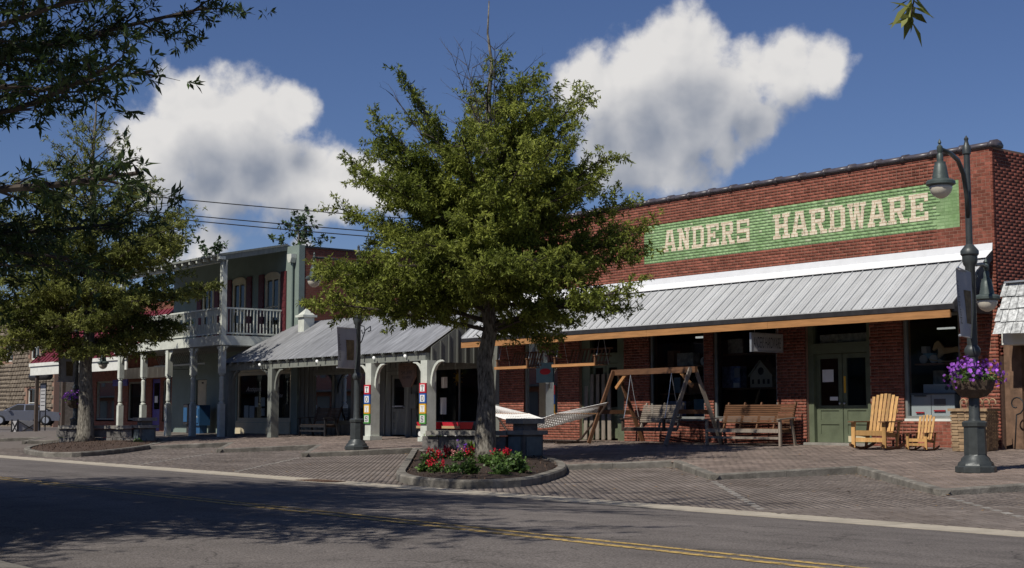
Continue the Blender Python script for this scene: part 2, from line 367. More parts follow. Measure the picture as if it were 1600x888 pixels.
def wall_cells(mb, x0, x1, z0, z1, y0, y1, holes):
    """solid wall between two planes with rectangular openings (hx0,hx1,hz0,hz1)"""
    xs = sorted({x0, x1, *[min(max(h[i], x0), x1) for h in holes for i in (0, 1)]})
    for a, b in zip(xs, xs[1:]):
        if b - a < 1e-6: continue
        c = (a + b) / 2; hs = sorted([(h[2], h[3]) for h in holes if h[0] < c < h[1]]); z = z0
        for (p, q) in hs:
            if p > z: mb.box(a, b, y0, y1, z, p)
            z = max(z, q)
        if z < z1: mb.box(a, b, y0, y1, z, z1)
    return mb
def text_mesh(body, width, height, mt, name, parent, origin, xdir=(1, 0, 0), zdir=(0, 0, 1), ext=.002, shear=0.):
    cu = bpy.data.curves.new(name, 'FONT'); cu.body = body; cu.size = 1; cu.extrude = 0; cu.resolution_u = 3; cu.shear = shear
    tmp = bpy.data.objects.new(name, cu); COL.objects.link(tmp)
    me = bpy.data.meshes.new_from_object(tmp); bpy.data.objects.remove(tmp)
    co = np.zeros(len(me.vertices) * 3, dtype=np.float32); me.vertices.foreach_get('co', co); co = co.reshape(-1, 3)
    mn = co.min(0); mx = co.max(0); s = (co - mn) / np.maximum(mx - mn, 1e-6)
    off = Vector((0, 0, 0)); p = parent
    while p is not None: off += p.location; p = p.parent
    O = np.array(Vector(origin) - off); X = np.array(xdir); Z = np.array(zdir)
    me.vertices.foreach_set('co', (O + s[:, :1] * width * X + s[:, 1:2] * height * Z).astype(np.float32).ravel()); me.materials.clear(); me.materials.append(MATS[mt]); me.update()
    ob = bpy.data.objects.new(name, me); COL.objects.link(ob); ob.parent = parent; return ob

# slab-serif letters: strokes on a unit square; r = rectangle, p = parallelogram cut level at both ends
T = .17
SLAB = {
 'A': [('p', .12, 0, .40, 1, .2), ('p', .88, 0, .60, 1, .2), ('r', .3, .3, .7, .43), ('r', 0, 0, .36, .14), ('r', .64, 0, 1, .14), ('r', .26, .87, .74, 1)],
 'N': [('r', .12, 0, .30, 1), ('r', .70, 0, .88, 1), ('p', .78, 0, .22, 1, .22), ('r', 0, 0, .42, .14), ('r', 0, .86, .34, 1), ('r', .58, .86, 1, 1)],
 'D': [('r', .1, 0, .3, 1), ('r', 0, 0, .8, .15), ('r', 0, .85, .8, 1), ('r', .72, .12, .93, .88)],
 'E': [('r', .1, 0, .3, 1), ('r', 0, 0, .95, .15), ('r', 0, .85, .95, 1), ('r', .3, .43, .66, .57), ('r', .8, 0, .95, .3), ('r', .8, .7, .95, 1), ('r', .56, .36, .68, .64)],
 'R': [('r', .1, 0, .3, 1), ('r', 0, 0, .4, .14), ('r', 0, .86, .8, 1), ('r', .68, .5, .88, .92), ('r', .3, .44, .8, .57), ('p', .8, 0, .55, .46, .2), ('r', .64, 0, 1, .14)],
 'S': [('r', .05, .85, .95, 1), ('r', .05, 0, .95, .15), ('r', .05, .5, .25, .95), ('r', .05, .43, .95, .58), ('r', .75, .05, .95, .5), ('r', .82, .7, .95, 1), ('r', .05, 0, .18, .3)],
 'H': [('r', .12, 0, .32, 1), ('r', .68, 0, .88, 1), ('r', .3, .43, .7, .57), ('r', 0, 0, .42, .14), ('r', .58, 0, 1, .14), ('r', 0, .86, .42, 1), ('r', .58, .86, 1, 1)],
 'W': [('p', .28, 0, .12, 1, .15), ('p', .30, 0, .5, 1, .13), ('p', .70, 0, .5, 1, .13), ('p', .72, 0, .88, 1, .15), ('r', 0, .87, .28, 1), ('r', .36, .87, .64, 1), ('r', .72, .87, 1, 1)],
 'T': [('r', .42, 0, .58, 1), ('r', .05, .9, .95, 1), ('r', .05, .72, .13, .95), ('r', .87, .72, .95, .95), ('r', .25, 0, .75, .08)],
 'O': [('r', .08, .2, .26, .8), ('r', .74, .2, .92, .8), ('r', .3, .92, .7, 1), ('r', .3, 0, .7, .08), ('p', .17, .75, .34, .98, .16), ('p', .83, .75, .66, .98, .16), ('p', .34, .02, .17, .25, .16), ('p', .66, .02, .83, .25, .16)],
 'Y': [('r', .42, 0, .58, .5), ('p', .48, .45, .18, 1, .17), ('p', .53, .45, .82, 1, .1), ('r', .02, .92, .38, 1), ('r', .64, .92, .98, 1), ('r', .28, 0, .72, .08)],
}
def slab(mb, ch, x0, z0, w, h, y, dy=-.0006):
    for i, st in enumerate(SLAB[ch]):
        yy = y + dy * i
        if st[0] == 'r':
            _, a, b, c, d = st; a -= .022; c += .022; b = max(0, b - .012); d = min(1, d + .012); q = [(a, b), (c, b), (c, d), (a, d)]
        else:
            _, a, b, c, d, t = st; t += .035; q = [(a - t / 2, b), (a + t / 2, b), (c + t / 2, d), (c - t / 2, d)]
        mb.add([(x0 + u * w, yy, z0 + v * h) for u, v in q], [(0, 1, 2, 3)])

# ------------------------------------------------------------------ ground, street, paving
def zs(y): return .035 * min(y, 0)                 # sidewalk falls gently to the street
def zp(y): return -.244 + .0187 * y                # paved parking bays
def yg(x): return -13.4 - .03 * x                  # top edge of the concrete gutter
def zr(x, y):                                      # road with a crown under the centre line
    g = yg(x) - .6; c = -19.2; k = -23.8
    if y > c: t = (y - c) / (g - c); return -.345 - .155 * t * t
    t = (c - y) / (c - k); return -.345 - .12 * t * t
structure(MB().add([(-900, -900, -.75), (900, -900, -.75), (900, 900, -.75), (-900, 900, -.75)], [(0, 1, 2, 3)]).build('ground', 'grass_ground'))
def grid_sheet(name, mt, xs, rows):
    """rows: list of functions x -> (y, z)"""
    V = []; F = []
    for f in rows:
        for x in xs: y, z = f(x); V.append((x, y, z))
    n = len(xs)
    for j in range(len(rows) - 1):
        for i in range(n - 1): F.append((j * n + i, j * n + i + 1, (j + 1) * n + i + 1, (j + 1) * n + i))
    return MB().add(V, F).build(name, mt, smooth=True)
XS = [-140, -100, -70, -50, -35, -20, -10, 0, 8, 14, 20, 30, 60]
def rrow(t):
    def f(x):
        y = -23.8 + t * (yg(x) - .6 + 23.8); return y, zr(x, y)
    return f
structure(grid_sheet('road', 'asphalt', XS, [rrow(i / 10) for i in range(11)]))
structure(grid_sheet('far_lot', 'asphalt', [-140, -95, -60, -46], [lambda x: (yg(x) + .1, -.48), lambda x: (-4, -.26), lambda x: (25, -.02), lambda x: (60, .1)]))
for k, yc in enumerate((-19.11, -19.33)):           # double yellow centre line
    def row(dy, yc=yc):
        return lambda x: (yc - .012 * (x - 5) + dy, zr(x, yc - .012 * (x - 5) + dy) + .004)
    w = .042 if k == 0 else .05
    o = grid_sheet('centre_line', 'yellow_paint', XS, [row(-w), row(w)]); structure(o)
gut = bpy.data.objects.new('gutter', None); COL.objects.link(gut); structure(gut)
x = -58.0
while x < 24:
    L = 3.05; x1 = x + L - .012
    V = []
    for xx in (x, x1):
        a = yg(xx)
        for yy, zz in ((a, zp(a) + .004), (a - .3, -.503), (a - .62, zr(xx, a - .62) + .005)): V += [(xx, yy, zz), (xx, yy, zz - .12)]
    MB().add(V, [(0, 2, 8, 6), (2, 4, 10, 8), (4, 5, 11, 10), (0, 6, 7, 1), (0, 1, 3, 2), (2, 3, 5, 4), (6, 8, 9, 7), (8, 10, 11, 9)]).build('gutter_slab', 'gutter_concrete', gut)
    x += L
# storm drain beside the flower bed
dr = thing('storm_drain', 'rusty iron storm drain grate in the gutter beside the flower bed', 'drain', (-.9, -13.7, -.50))
m = MB(); m.box(-1.45, -.35, -13.95, -13.45, -.53, -.494); m.build('drain_pit', 'tar', dr)
for i in range(9): boxpart('grate_bar', 'rust_wood', dr, -1.42 + i * .12, -1.36 + i * .12, -13.93, -13.47, -.494, -.484)
# near kerb and verge on the camera's own side
nk = structure(MB().add([(-60, -23.8, -.32), (60, -23.8, -.32), (60, -24.0, -.31), (-60, -24.0, -.31), (-60, -23.8, -.7), (60, -23.8, -.7)], [(0, 1, 2, 3), (0, 4, 5, 1)]).build('near_kerb', 'kerb_concrete'))
structure(MB().add([(-60, -24.0, -.315), (60, -24.0, -.315), (60, -60, -.9), (-60, -60, -.9)], [(0, 1, 2, 3)]).build('near_pavement', 'concrete'))

# saw-tooth edge of the sidewalk: tips and notches of the angled parking bays
EDGE = [(24, -6.4), (20.4, -10.4), (16.1, -6.3), (15.0, -10.2), (10.75, -6.4), (9.85, -9.95), (5.45, -6.2), (4.62, -9.15), (.85, -6.35), (-.3, -8.7),
        (-6.4, -7.2), (-10.6, -5.1), (-11.2, -8.2), (-15.9, -5.0), (-16.6, -8.0), (-21.3, -5.2), (-22.0, -7.9), (-26.8, -5.3), (-27.6, -8.0), (-32.4, -5.3), (-33.2, -8.0), (-38, -5.4), (-38.8, -8.1), (-43.5, -5.4), (-44.3, -8.1), (-50, -5.2), (-50, .0)]
def inpoly(px, py, poly):
    px = np.asarray(px); py = np.asarray(py); ins = np.zeros(px.shape, bool); n = len(poly); j = n - 1
    for i in range(n):
        xi, yi = poly[i]; xj, yj = poly[j]
        if yi != yj:
            c = ((yi > py) != (yj > py)) & (px < (xj - xi) * (py - yi) / (yj - yi) + xi); ins ^= c
        j = i
    return ins
SW = [(24, .3)] + EDGE[:-1] + [(-50, .3)]
park = structure(grid_sheet('parking_bays', 'paver_bed', [-58, -50, -40, -30, -20, -10, 0, 8, 14, 24], [lambda x: (yg(x), zp(yg(x)) - .004), lambda x: (-8.5, zp(-8.5) - .004), lambda x: (-3, zp(-3) - .004)]))
bm = bmesh.new(); vs = [bm.verts.new((x, y, zs(y) - .008)) for x, y in SW]; bm.faces.new(vs); bmesh.ops.triangulate(bm, faces=bm.faces[:])
bmesh.ops.recalc_face_normals(bm, faces=bm.faces[:])
me = bpy.data.meshes.new('sidewalk'); bm.to_mesh(me); bm.free(); me.materials.append(MATS['paver_bed'])
walk = bpy.data.objects.new('sidewalk', me); COL.objects.link(walk); structure(walk)
# kerb stones
kerb = bpy.data.objects.new('kerb', None); COL.objects.link(kerb); structure(kerb)
for (a, b) in zip(EDGE[:-2], EDGE[1:-1]):
    a = Vector((*a, 0)); b = Vector((*b, 0)); L = (b - a).length; n = max(1, round(L / 1.6)); d = (b - a) / L
    nrm = Vector((d.y, -d.x, 0))
    if inpoly([(a + b).x / 2 + nrm.x * .3], [(a + b).y / 2 + nrm.y * .3], SW)[0]: nrm = -nrm
    for i in range(n):
        p = a + (b - a) * (i / n); q = a + (b - a) * ((i + 1) / n) - d * .008
        V = []
        for w in (p, q):
            zt = zs(w.y); zb = zp(w.y) - .1
            for off, z in ((-.15, zt - .02), (-.15, zt + .006), (-.012, zt + .006), (.006, zt - .014), (.018, zb)):
                V.append((w.x + nrm.x * off, w.y + nrm.y * off, z))
        MB().add(V, [(1, 2, 7, 6), (2, 3, 8, 7), (3, 4, 9, 8), (0, 1, 6, 5), (0, 4, 3, 2, 1), (5, 6, 7, 8, 9)]).build('kerb_stone', 'kerb_concrete', kerb)

# flower bed outlines (outer edge of their kerbs)
def chaikin(p, k=2, closed=True):
    for _ in range(k):
        o = []
        for i in range(len(p)):
            a = p[i]; b = p[(i + 1) % len(p)]; o += [(a[0] * .75 + b[0] * .25, a[1] * .75 + b[1] * .25), (a[0] * .25 + b[0] * .75, a[1] * .25 + b[1] * .75)]
        p = o
    return p
BED = chaikin([(-11.3, -4.6), (-6.4, -8.1), (-2.4, -10.95), (.1, -12.75), (1.8, -13.45), (3.3, -13.4), (3.55, -12.3), (2.6, -11.1), (1.3, -9.6), (-1.0, -7.7), (-4.5, -5.6), (-8, -4.1)])
BED2 = chaikin([(-32.5, -4.9), (-28.6, -8.9), (-23.6, -11.4), (-19.9, -12.3), (-18.0, -12.55), (-17.3, -11.7), (-18.9, -10.0), (-21.7, -7.9), (-24, -6.3), (-27, -4.6)])

CAMP = np.array(cam.location); CR = np.array((math.sin(TH), math.cos(TH), 0)); CV = np.array(vdir)
CU = np.cross(CR, CV)
def screen(P):
    d = np.asarray(P) - CAMP; z = d @ CV
    return 800 + 2222 * (d @ CR) / z, 444 - 2222 * (d @ CU) / z, z
def pave(poly, zf, rowdir, name, mt, host, bx, pick, skip=(), pl=.2, pw=.1, ang=0., shrink=False):
    """running bond of separate pavers: the nearest are objects, the rest one mesh"""
    x0, x1, y0, y1 = bx; g = .005
    ca, sa = math.cos(ang), math.sin(ang); cx, cy = (x0 + x1) / 2, (y0 + y1) / 2; H = max(x1 - x0, y1 - y0) * .8
    a = np.arange(-H, H, pw); b = np.arange(-H, H, pl); A, B = np.meshgrid(a, b, indexing='ij'); B = B + (np.arange(len(a)) % 2)[:, None] * pl / 2
    A = A.ravel(); B = B.ravel(); X = cx + ca * A - sa * B; Y = cy + sa * A + ca * B       # long side along the rotated y axis
    ok = (X > x0) & (X < x1) & (Y > y0) & (Y < y1) & inpoly(X, Y, poly)
    if shrink:
        for dx, dy in ((.13, .1), (-.13, .1), (.13, -.1), (-.13, -.1)): ok &= inpoly(X + dx, Y + dy, poly)
    for s in skip: ok &= ~inpoly(X, Y, s)
    X, Y = X[ok], Y[ok]; Z = zf(Y)
    u, v, dep = screen(np.stack([X, Y, Z], 1)); ok = (u > -60) & (u < 1660) & (v < 930) & (dep > 0); X, Y, Z, dep = X[ok], Y[ok], Z[ok], dep[ok]
    u, v = u[ok], v[ok]
    n = len(X); sl = zf(np.array([1.]))[0] - zf(np.array([0.]))[0] if False else 0
    h = rng.uniform(-.002, .002, n)
    ord_ = np.argsort(np.where(pick(u, v, X, Y), dep, dep + 1e4)); ind = ord_[:300]; rest = ord_[300:]
    lx, ly = pw / 2 - g / 2, pl / 2 - g / 2
    corners = np.array([(-lx, -ly), (lx, -ly), (lx, ly), (-lx, ly)])
    cw = np.stack([corners[:, 0] * ca - corners[:, 1] * sa, corners[:, 0] * sa + corners[:, 1] * ca], 1)
    def verts(i):
        px = X[i][:, None] + cw[None, :, 0]; py = Y[i][:, None] + cw[None, :, 1]; pz = zf(py) + h[i][:, None] + rng.uniform(-.0012, .0012, (len(i), 4))
        top = np.stack([px, py, pz], 2); bot = top - np.array((0, 0, .03)); return np.concatenate([top, bot], 1)
    V = verts(rest).reshape(-1, 3); q = np.array([(0, 1, 2, 3), (0, 4, 5, 1), (1, 5, 6, 2), (2, 6, 7, 3), (3, 7, 4, 0)])
    F = (np.arange(len(rest))[:, None, None] * 8 + q[None]).reshape(-1, 4)
    np_mesh(name, V, F, mt, host, 'stuff')
    slope = math.atan((zf(np.array([-5.]))[0] - zf(np.array([-6.]))[0]))
    me = MB().box(-lx, lx, -ly, ly, -.03, 0); me = me.build('paver', mt); data = me.data; bpy.data.objects.remove(me)
    for i in ind:
        o = bpy.data.objects.new('paver', data); COL.objects.link(o); o.parent = host
        o.location = (X[i], Y[i], Z[i] + h[i]); o.rotation_euler = (slope, 0, ang)
    return n
PK = [(16.5, -14.2), (16.5, -6), *EDGE[3:18], (-24, -6), (-24, -12.7), (-10, -13.12), (0, -13.42), (10, -13.72)]
PKP = [(17, yg(17) - .0)] + [(a + .0, b + .32) for a, b in EDGE[2:19]] + [(-28, -8), (-28, yg(-28))]
pave(PKP, lambda y: -.244 + .0187 * y + .004, 0, 'paving_field', 'paver', park, (-28, 17, -14.2, -5), lambda u, v, X, Y: (u < 1600) & (u > 1150) & (v > 790), (BED, BED2), ang=R(54))
pave(SW, lambda y: .035 * np.minimum(y, 0), 0, 'paving_field', 'paver_red', walk, (-30, 14, -10.5, -.0), lambda u, v, X, Y: (u < 1600) & (u > 1200), (BED, BED2), ang=R(90), shrink=True)
# pale pavers that mark the bays
for (tx, ty) in ((9.85, -9.95), (4.62, -9.15), (-11.2, -8.2), (-16.6, -8.0)):
    d = Vector((.76, -.65, 0)).normalized(); p = Vector((tx, ty, 0)) + d * .5
    while p.y > yg(p.x) + .25:
        z = zp(p.y) + .004; o = MB().bar((p.x, p.y, z - .008), (p.x + d.x * .2, p.y + d.y * .2, zp(p.y + d.y * .2) - .004), .1, .03).build('marking_paver', 'paver_pale', park)
        p += d * .42

# ------------------------------------------------------------------ hardware store
hw = thing('hardware_store', 'long single storey red brick store with painted green sign and metal awning', 'building', (-4.4, 0, 0))
HX0, HX1, HH = -13.3, 4.38, 6.58
HOLES = [(-12.05, -10.46, .62, 3.3), (-9.47, -7.55, 0, 3.3), (-6.5, -4.42, .62, 3.3), (-4.08, -1.9, .62, 3.3), (-.97, .97, 0, 3.05), (1.91, 3.42, .62, 3.3)]
wall = wall_cells(MB(), HX0 + .01, HX1 - .01, -.15, HH, .0035, .3, HOLES).build('wall', 'mortar', hw)
BH, BLn = .0757, .2135
SX0, SX1, SZ0, SZ1 = -6.67, 3.52, 4.90, 5.99
def bricks_in_wall(x0, x1, z0, z1, holes, y, out, nx=0):
    k = 0; z = z0
    while z < z1 - .02:
        xx = x0 - (BLn / 2 if k % 2 else 0) ; header = (k % 6 == 5)
        bl = BLn / 2 if header else BLn
        while xx < x1:
            a = max(xx, x0); b = min(xx + bl - .01, x1); zc = z + .033
            for h in holes:
                if h[2] - .01 < zc < h[3] + .01:
                    if a < h[0] < b and not (a < h[1] < b): b = h[0]
                    elif a < h[1] < b and not (a < h[0] < b): a = h[1]
                    elif h[0] <= a and b <= h[1]: b = a
            cut = [q for q in (SX0, SX1) if a + .01 < q < b - .01 and SZ0 < zc < SZ1]
            if b - a > .03:
                for p, q in zip([a] + cut, cut + [b]): out.append((p, q, z, min(z + BH - .011, z1)))
            xx += bl
        z += BH; k += 1
bl_ = []; bricks_in_wall(HX0, HX1, -.02, HH, HOLES, 0, bl_)
bl_ = [b for b in bl_ if not (3.08 < b[2] < 4.22 and b[0] < 4.1)]         # hidden behind the awning
B = np.array(bl_); cx = (B[:, 0] + B[:, 1]) / 2; cz = (B[:, 2] + B[:, 3]) / 2
green = (cx > SX0) & (cx < SX1) & (cz > SZ0) & (cz < SZ1)
dep = screen(np.stack([cx, 0 * cx, cz], 1))[2]
okind = ((cz > 4.4) & (cx > 1.0)) | ((cz < .62) & (cx > 1.9) & (cx < 3.5))
ind = np.argsort(np.where(okind, dep, dep + 1e4))[:300]; isind = np.zeros(len(B), bool); isind[ind] = True
ub = MB().box(-.5, .5, 0, 1, -.5, .5).build('brick', 'brick'); ubd = {}
for nm in ('brick', 'green_paint'):
    d = ub.data.copy(); d.materials.clear(); d.materials.append(MATS[nm]); ubd[nm] = d
bpy.data.objects.remove(ub)
proud = rng.uniform(-.0012, .0012, len(B)); wallo = wall.location + hw.location
for i in ind:
    a, b, c, d = B[i]; o = bpy.data.objects.new('brick', ubd['green_paint' if green[i] else 'brick']); COL.objects.link(o); o.parent = wall
    o.location = (cx[i] - wallo.x, proud[i] - wallo.y, cz[i]); o.scale = (b - a, .05, d - c)
def brick_mesh(sel, name, mt, host):
    i = np.where(sel)[0]; Bi = B[i]; p = proud[i]
    V = np.zeros((len(i), 8, 3), np.float32)
    for k, (xi, yv, zi) in enumerate(((0, 0, 2), (1, 0, 2), (1, 0, 3), (0, 0, 3), (0, 1, 2), (1, 1, 2), (1, 1, 3), (0, 1, 3))):
        V[:, k, 0] = Bi[:, xi]; V[:, k, 1] = p if yv == 0 else .03; V[:, k, 2] = Bi[:, zi]
    q = np.array([(0, 1, 2, 3), (0, 4, 5, 1), (1, 5, 6, 2), (2, 6, 7, 3), (3, 7, 4, 0)])
    np_mesh(name, V.reshape(-1, 3), (np.arange(len(i))[:, None, None] * 8 + q[None]).reshape(-1, 4), mt, host, 'stuff')
brick_mesh(~isind & ~green, 'brickwork', 'brick', wall); 
pale = green & (rng.random(len(B)) < .035)
brick_mesh(~isind & green & ~pale, 'painted_brickwork', 'green_paint', wall)
brick_mesh(~isind & pale, 'faded_brickwork', 'pale_brick_paint', wall)
MB().add([(SX0, .0028, SZ0), (SX1, .0028, SZ0), (SX1, .0028, SZ1), (SX0, .0028, SZ1)], [(0, 1, 2, 3)]).build('painted_joints', 'green_paint_joint', wall)
# painted lettering
def joint_rows():
    nt = MATS['cream_paint'].node_tree; N = nt.nodes; L = nt.links; b = N['Principled BSDF']; src = b.inputs['Base Color'].links[0].from_socket
    geo = N.new('ShaderNodeNewGeometry'); sp = N.new('ShaderNodeSeparateXYZ'); cb = N.new('ShaderNodeCombineXYZ'); L.new(geo.outputs['Position'], sp.inputs[0])
    ax = N.new('ShaderNodeMath'); ax.operation = 'ADD'; ax.inputs[1].default_value = 100 * BLn - HX0; L.new(sp.outputs[0], ax.inputs[0]); az = N.new('ShaderNodeMath'); az.operation = 'ADD'; az.inputs[1].default_value = .02; L.new(sp.outputs[2], az.inputs[0])
    L.new(ax.outputs[0], cb.inputs[0]); L.new(az.outputs[0], cb.inputs[1])
    t = N.new('ShaderNodeTexBrick'); t.inputs['Scale'].default_value = 1; t.inputs['Brick Width'].default_value = BLn; t.inputs['Row Height'].default_value = BH; t.inputs['Mortar Size'].default_value = .011; t.inputs['Mortar Smooth'].default_value = .3
    t.inputs['Color1'].default_value = (1, .97, .95, 1); t.inputs['Color2'].default_value = (.84, .78, .74, 1); t.inputs['Mortar'].default_value = (.62, .5, .42, 1); L.new(cb.outputs[0], t.inputs['Vector'])
    mx = N.new('ShaderNodeMix'); mx.data_type = 'RGBA'; mx.blend_type = 'MULTIPLY'; mx.inputs[0].default_value = 1; L.new(src, mx.inputs[6]); L.new(t.outputs[0], mx.inputs[7]); L.new(mx.outputs[2], b.inputs['Base Color'])
joint_rows()
def word(wd, x0, x1, z0, z1, gap=.16):
    n = len(wd); w = (x1 - x0) / (n + (n - 1) * gap); x = x0
    for ch in wd:
        mb = MB(); slab(mb, ch, x, z0, w, z1 - z0, -.003); o = mb.build('painted_letter', 'cream_paint', hw); x += w * (1 + gap)
word('ANDERS', -5.88, -2.72, 5.17, 5.77); word('HARDWARE', -1.92, 2.72, 5.14, 5.77, .12)
# side wall to the right, with its own courses of brick seen at a low angle
def side_wall():
    mb = MB(); mb.box(HX1 - .3, HX1 - .0095, .3, 18, -.15, 5.9); mb.box(HX1 - .3, HX1 - .0095, .3, 2.0, 5.9, 6.58); mb.box(HX1 - .3, HX1 - .0095, 2, 5, 5.9, 6.3)
    o = mb.build('side_wall', 'mortar', hw)
    V = []; F = []; z = 2.0; k = 0; q = np.array([(0, 1, 2, 3), (0, 4, 5, 1), (1, 5, 6, 2), (2, 6, 7, 3), (3, 7, 4, 0)])
    while z < 6.5:
        y = .0 if k % 2 else -.1
        while y < 4.5:
            a = max(y, .002); b = y + BLn - .01
            lim = 6.55 if b < 2.0 else 6.28
            if z + BH < lim:
                xx = HX1 - .008 + random.uniform(-.001, .001); V += [(xx, a, z), (xx, b, z), (xx, b, z + .065), (xx, a, z + .065)] + [(HX1 - .05, a, z), (HX1 - .05, b, z), (HX1 - .05, b, z + .065), (HX1 - .05, a, z + .065)]
            y += BLn
        z += BH; k += 1
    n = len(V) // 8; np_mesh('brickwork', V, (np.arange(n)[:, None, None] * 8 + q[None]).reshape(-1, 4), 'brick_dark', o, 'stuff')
side_wall()
m = MB(); m.box(HX1 + .005, HX1 + .1, 1.32, 1.45, 3.2, 6.3); m.build('downpipe', 'tar', hw)
m = MB(); m.box(HX1 + .003, HX1 + .02, 1.5, 6, 3.6, 6.0); m.build('shadow_patch', 'tar', hw)  # dark sheet standing in for shadow on the side wall
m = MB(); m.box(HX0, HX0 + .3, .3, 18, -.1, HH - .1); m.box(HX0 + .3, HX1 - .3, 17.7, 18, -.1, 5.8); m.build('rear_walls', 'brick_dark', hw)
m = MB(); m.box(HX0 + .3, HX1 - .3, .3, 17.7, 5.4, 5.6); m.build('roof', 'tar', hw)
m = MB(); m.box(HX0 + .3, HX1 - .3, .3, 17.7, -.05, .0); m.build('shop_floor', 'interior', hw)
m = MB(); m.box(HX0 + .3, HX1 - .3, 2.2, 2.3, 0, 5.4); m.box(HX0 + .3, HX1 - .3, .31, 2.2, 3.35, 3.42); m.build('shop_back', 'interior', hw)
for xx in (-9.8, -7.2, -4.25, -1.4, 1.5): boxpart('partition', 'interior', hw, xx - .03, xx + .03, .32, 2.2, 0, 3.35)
# clay coping
n = 23; w = (HX1 - HX0 + .1) / n
tile = MB().prism([(-.05, .0), (-.07, .05), (.02, .115), (.15, .14), (.28, .115), (.36, .05), (.35, .0)], 'x', 0, w - .1).build('coping_tile', 'clay_tile', hw, True)
lip = MB().prism([(-.075, -.01), (-.09, .055), (.01, .14), (.15, .17), (.30, .14), (.385, .055), (.37, -.01)], 'x', w - .1, w).build('coping_collar', 'clay_tile', hw, True)
for o in (tile, lip):
    for v in o.data.vertices: v.co += hw.location
for i in range(n):
    for o in (tile, lip):
        c = o if i == 0 else o.copy()
        if i: COL.objects.link(c)
        c.location = (HX0 - .05 + i * w - hw.location.x, 0, HH + .006)
# awning: standing seam panels, flashing, fascia, rafters
AY, AZ0, AZ1 = -1.46, 3.085, 4.27
npan = 59; pw = (4.30 - (-13.32)) / npan
L = math.hypot(AY, AZ1 - AZ0)
m = MB(); m.add([(0, 0, AZ1), (pw - .002, 0, AZ1), (pw - .002, AY, AZ0), (0, AY, AZ0), (0, 0, AZ1 - .02), (pw - .002, 0, AZ1 - .02), (pw - .002, AY, AZ0 - .02), (0, AY, AZ0 - .02)], [(0, 1, 2, 3), (7, 6, 5, 4), (3, 2, 6, 7), (0, 3, 7, 4), (1, 5, 6, 2)])
nz = Vector((0, AZ1 - AZ0, -AY)).normalized() if False else Vector((0, -(AZ1 - AZ0), -AY)).normalized()
for k in (0,):
    a = Vector((.014, 0, AZ1)) + nz * .016; b = Vector((.014, AY, AZ0)) + nz * .016; m.bar(a, b, .018, .032, up=nz)
for xk in (.12, .2):
    a = Vector((xk, 0, AZ1)) + nz * .003; b = Vector((xk, AY, AZ0)) + nz * .003; m.bar(a, b, .02, .006, up=nz)
pan = m.build('awning_panel', 'metal_roof', hw)
for v in pan.data.vertices: v.co += hw.location
for i in range(npan):
    c = pan if i == 0 else pan.copy()
    if i: COL.objects.link(c)
    c.location = (-13.32 + i * pw - hw.location.x, -.0, 0)
m = MB(); m.add([(-13.34, -.004, 4.46), (4.33, -.004, 4.46), (4.33, -.02, 4.30), (-13.34, -.02, 4.30), (4.33, -.27, 4.12), (-13.34, -.27, 4.12)], [(0, 1, 2, 3), (3, 2, 4, 5)]); m.build('ridge_flashing', 'flashing', hw)
m = MB(); m.prism([(AY - .03, AZ0 + .0), (.0, AZ1 + .02), (.0, AZ1 - .16), (AY - .03, AZ0 - .14)], 'x', 4.302, 4.34); m.build('rake_trim', 'dark_trim', hw)
m = MB(); m.prism([(AY + .05, AZ0 - .04), (-.04, AZ1 - .12), (-.04, 2.9), (AY + .05, 2.9)], 'x', 4.24, 4.29); m.build('end_board', 'dark_trim', hw)
boxpart('eave_board', 'dark_trim', hw, -13.32, 4.30, AY + .005, AY + .045, AZ0 - .13, AZ0 - .021)
xs = [-13.36, -9.2, -5.1, -.9, 4.2]
for a, b in zip(xs, xs[1:]): boxpart('fascia_beam', 'fresh_timber', hw, a, b - .006, AY + .02, AY + .07, AZ0 - .305, AZ0 - .132)
for i in range(23):
    xx = -13.1 + i * .785; MB().bar((xx, -.02, AZ1 - .1), (xx, AY + .08, AZ0 - .08), .045, .13).build('rafter', 'brown_timber', hw)
# windows
def window(parent, x0, x1, z0, z1, y, mt, fw=.07, mull=(), trans=(), depth=.09, sill='white_paint', silld=.05):
    w = MB(); w.box(x0, x0 + fw, y, y + depth, z0, z1).box(x1 - fw, x1, y, y + depth, z0, z1).box(x0 + fw, x1 - fw, y, y + depth, z1 - fw, z1).box(x0 + fw, x1 - fw, y, y + depth, z0, z0 + fw)
    wo = w.build('window', mt, parent)
    for xm in mull: boxpart('mullion', mt, wo, xm - .025, xm + .025, y + .01, y + depth - .01, z0 + fw, z1 - fw)
    for zm in trans: boxpart('transom_bar', mt, wo, x0 + fw, x1 - fw, y + .012, y + depth - .012, zm - .03, zm + .03)
    MB().add([(x0 + fw, y + .05, z0 + fw), (x1 - fw, y + .05, z0 + fw), (x1 - fw, y + .05, z1 - fw), (x0 + fw, y + .05, z1 - fw)], [(0, 1, 2, 3)]).build('pane', 'glass', wo)
    if sill: boxpart('sill', sill, wo, x0 - .02, x1 + .02, y - silld, y + depth, z0 - .06, z0 - .002)
    return wo
for h in (HOLES[0], HOLES[2], HOLES[3]): window(hw, h[0] + .002, h[1] - .002, h[2], h[3] - .3, .05, 'frame_grey', .06, sill='frame_grey')
window(hw, 1.912, 3.418, .64, 3.0, .05, 'frame_grey', .06, sill='white_paint')
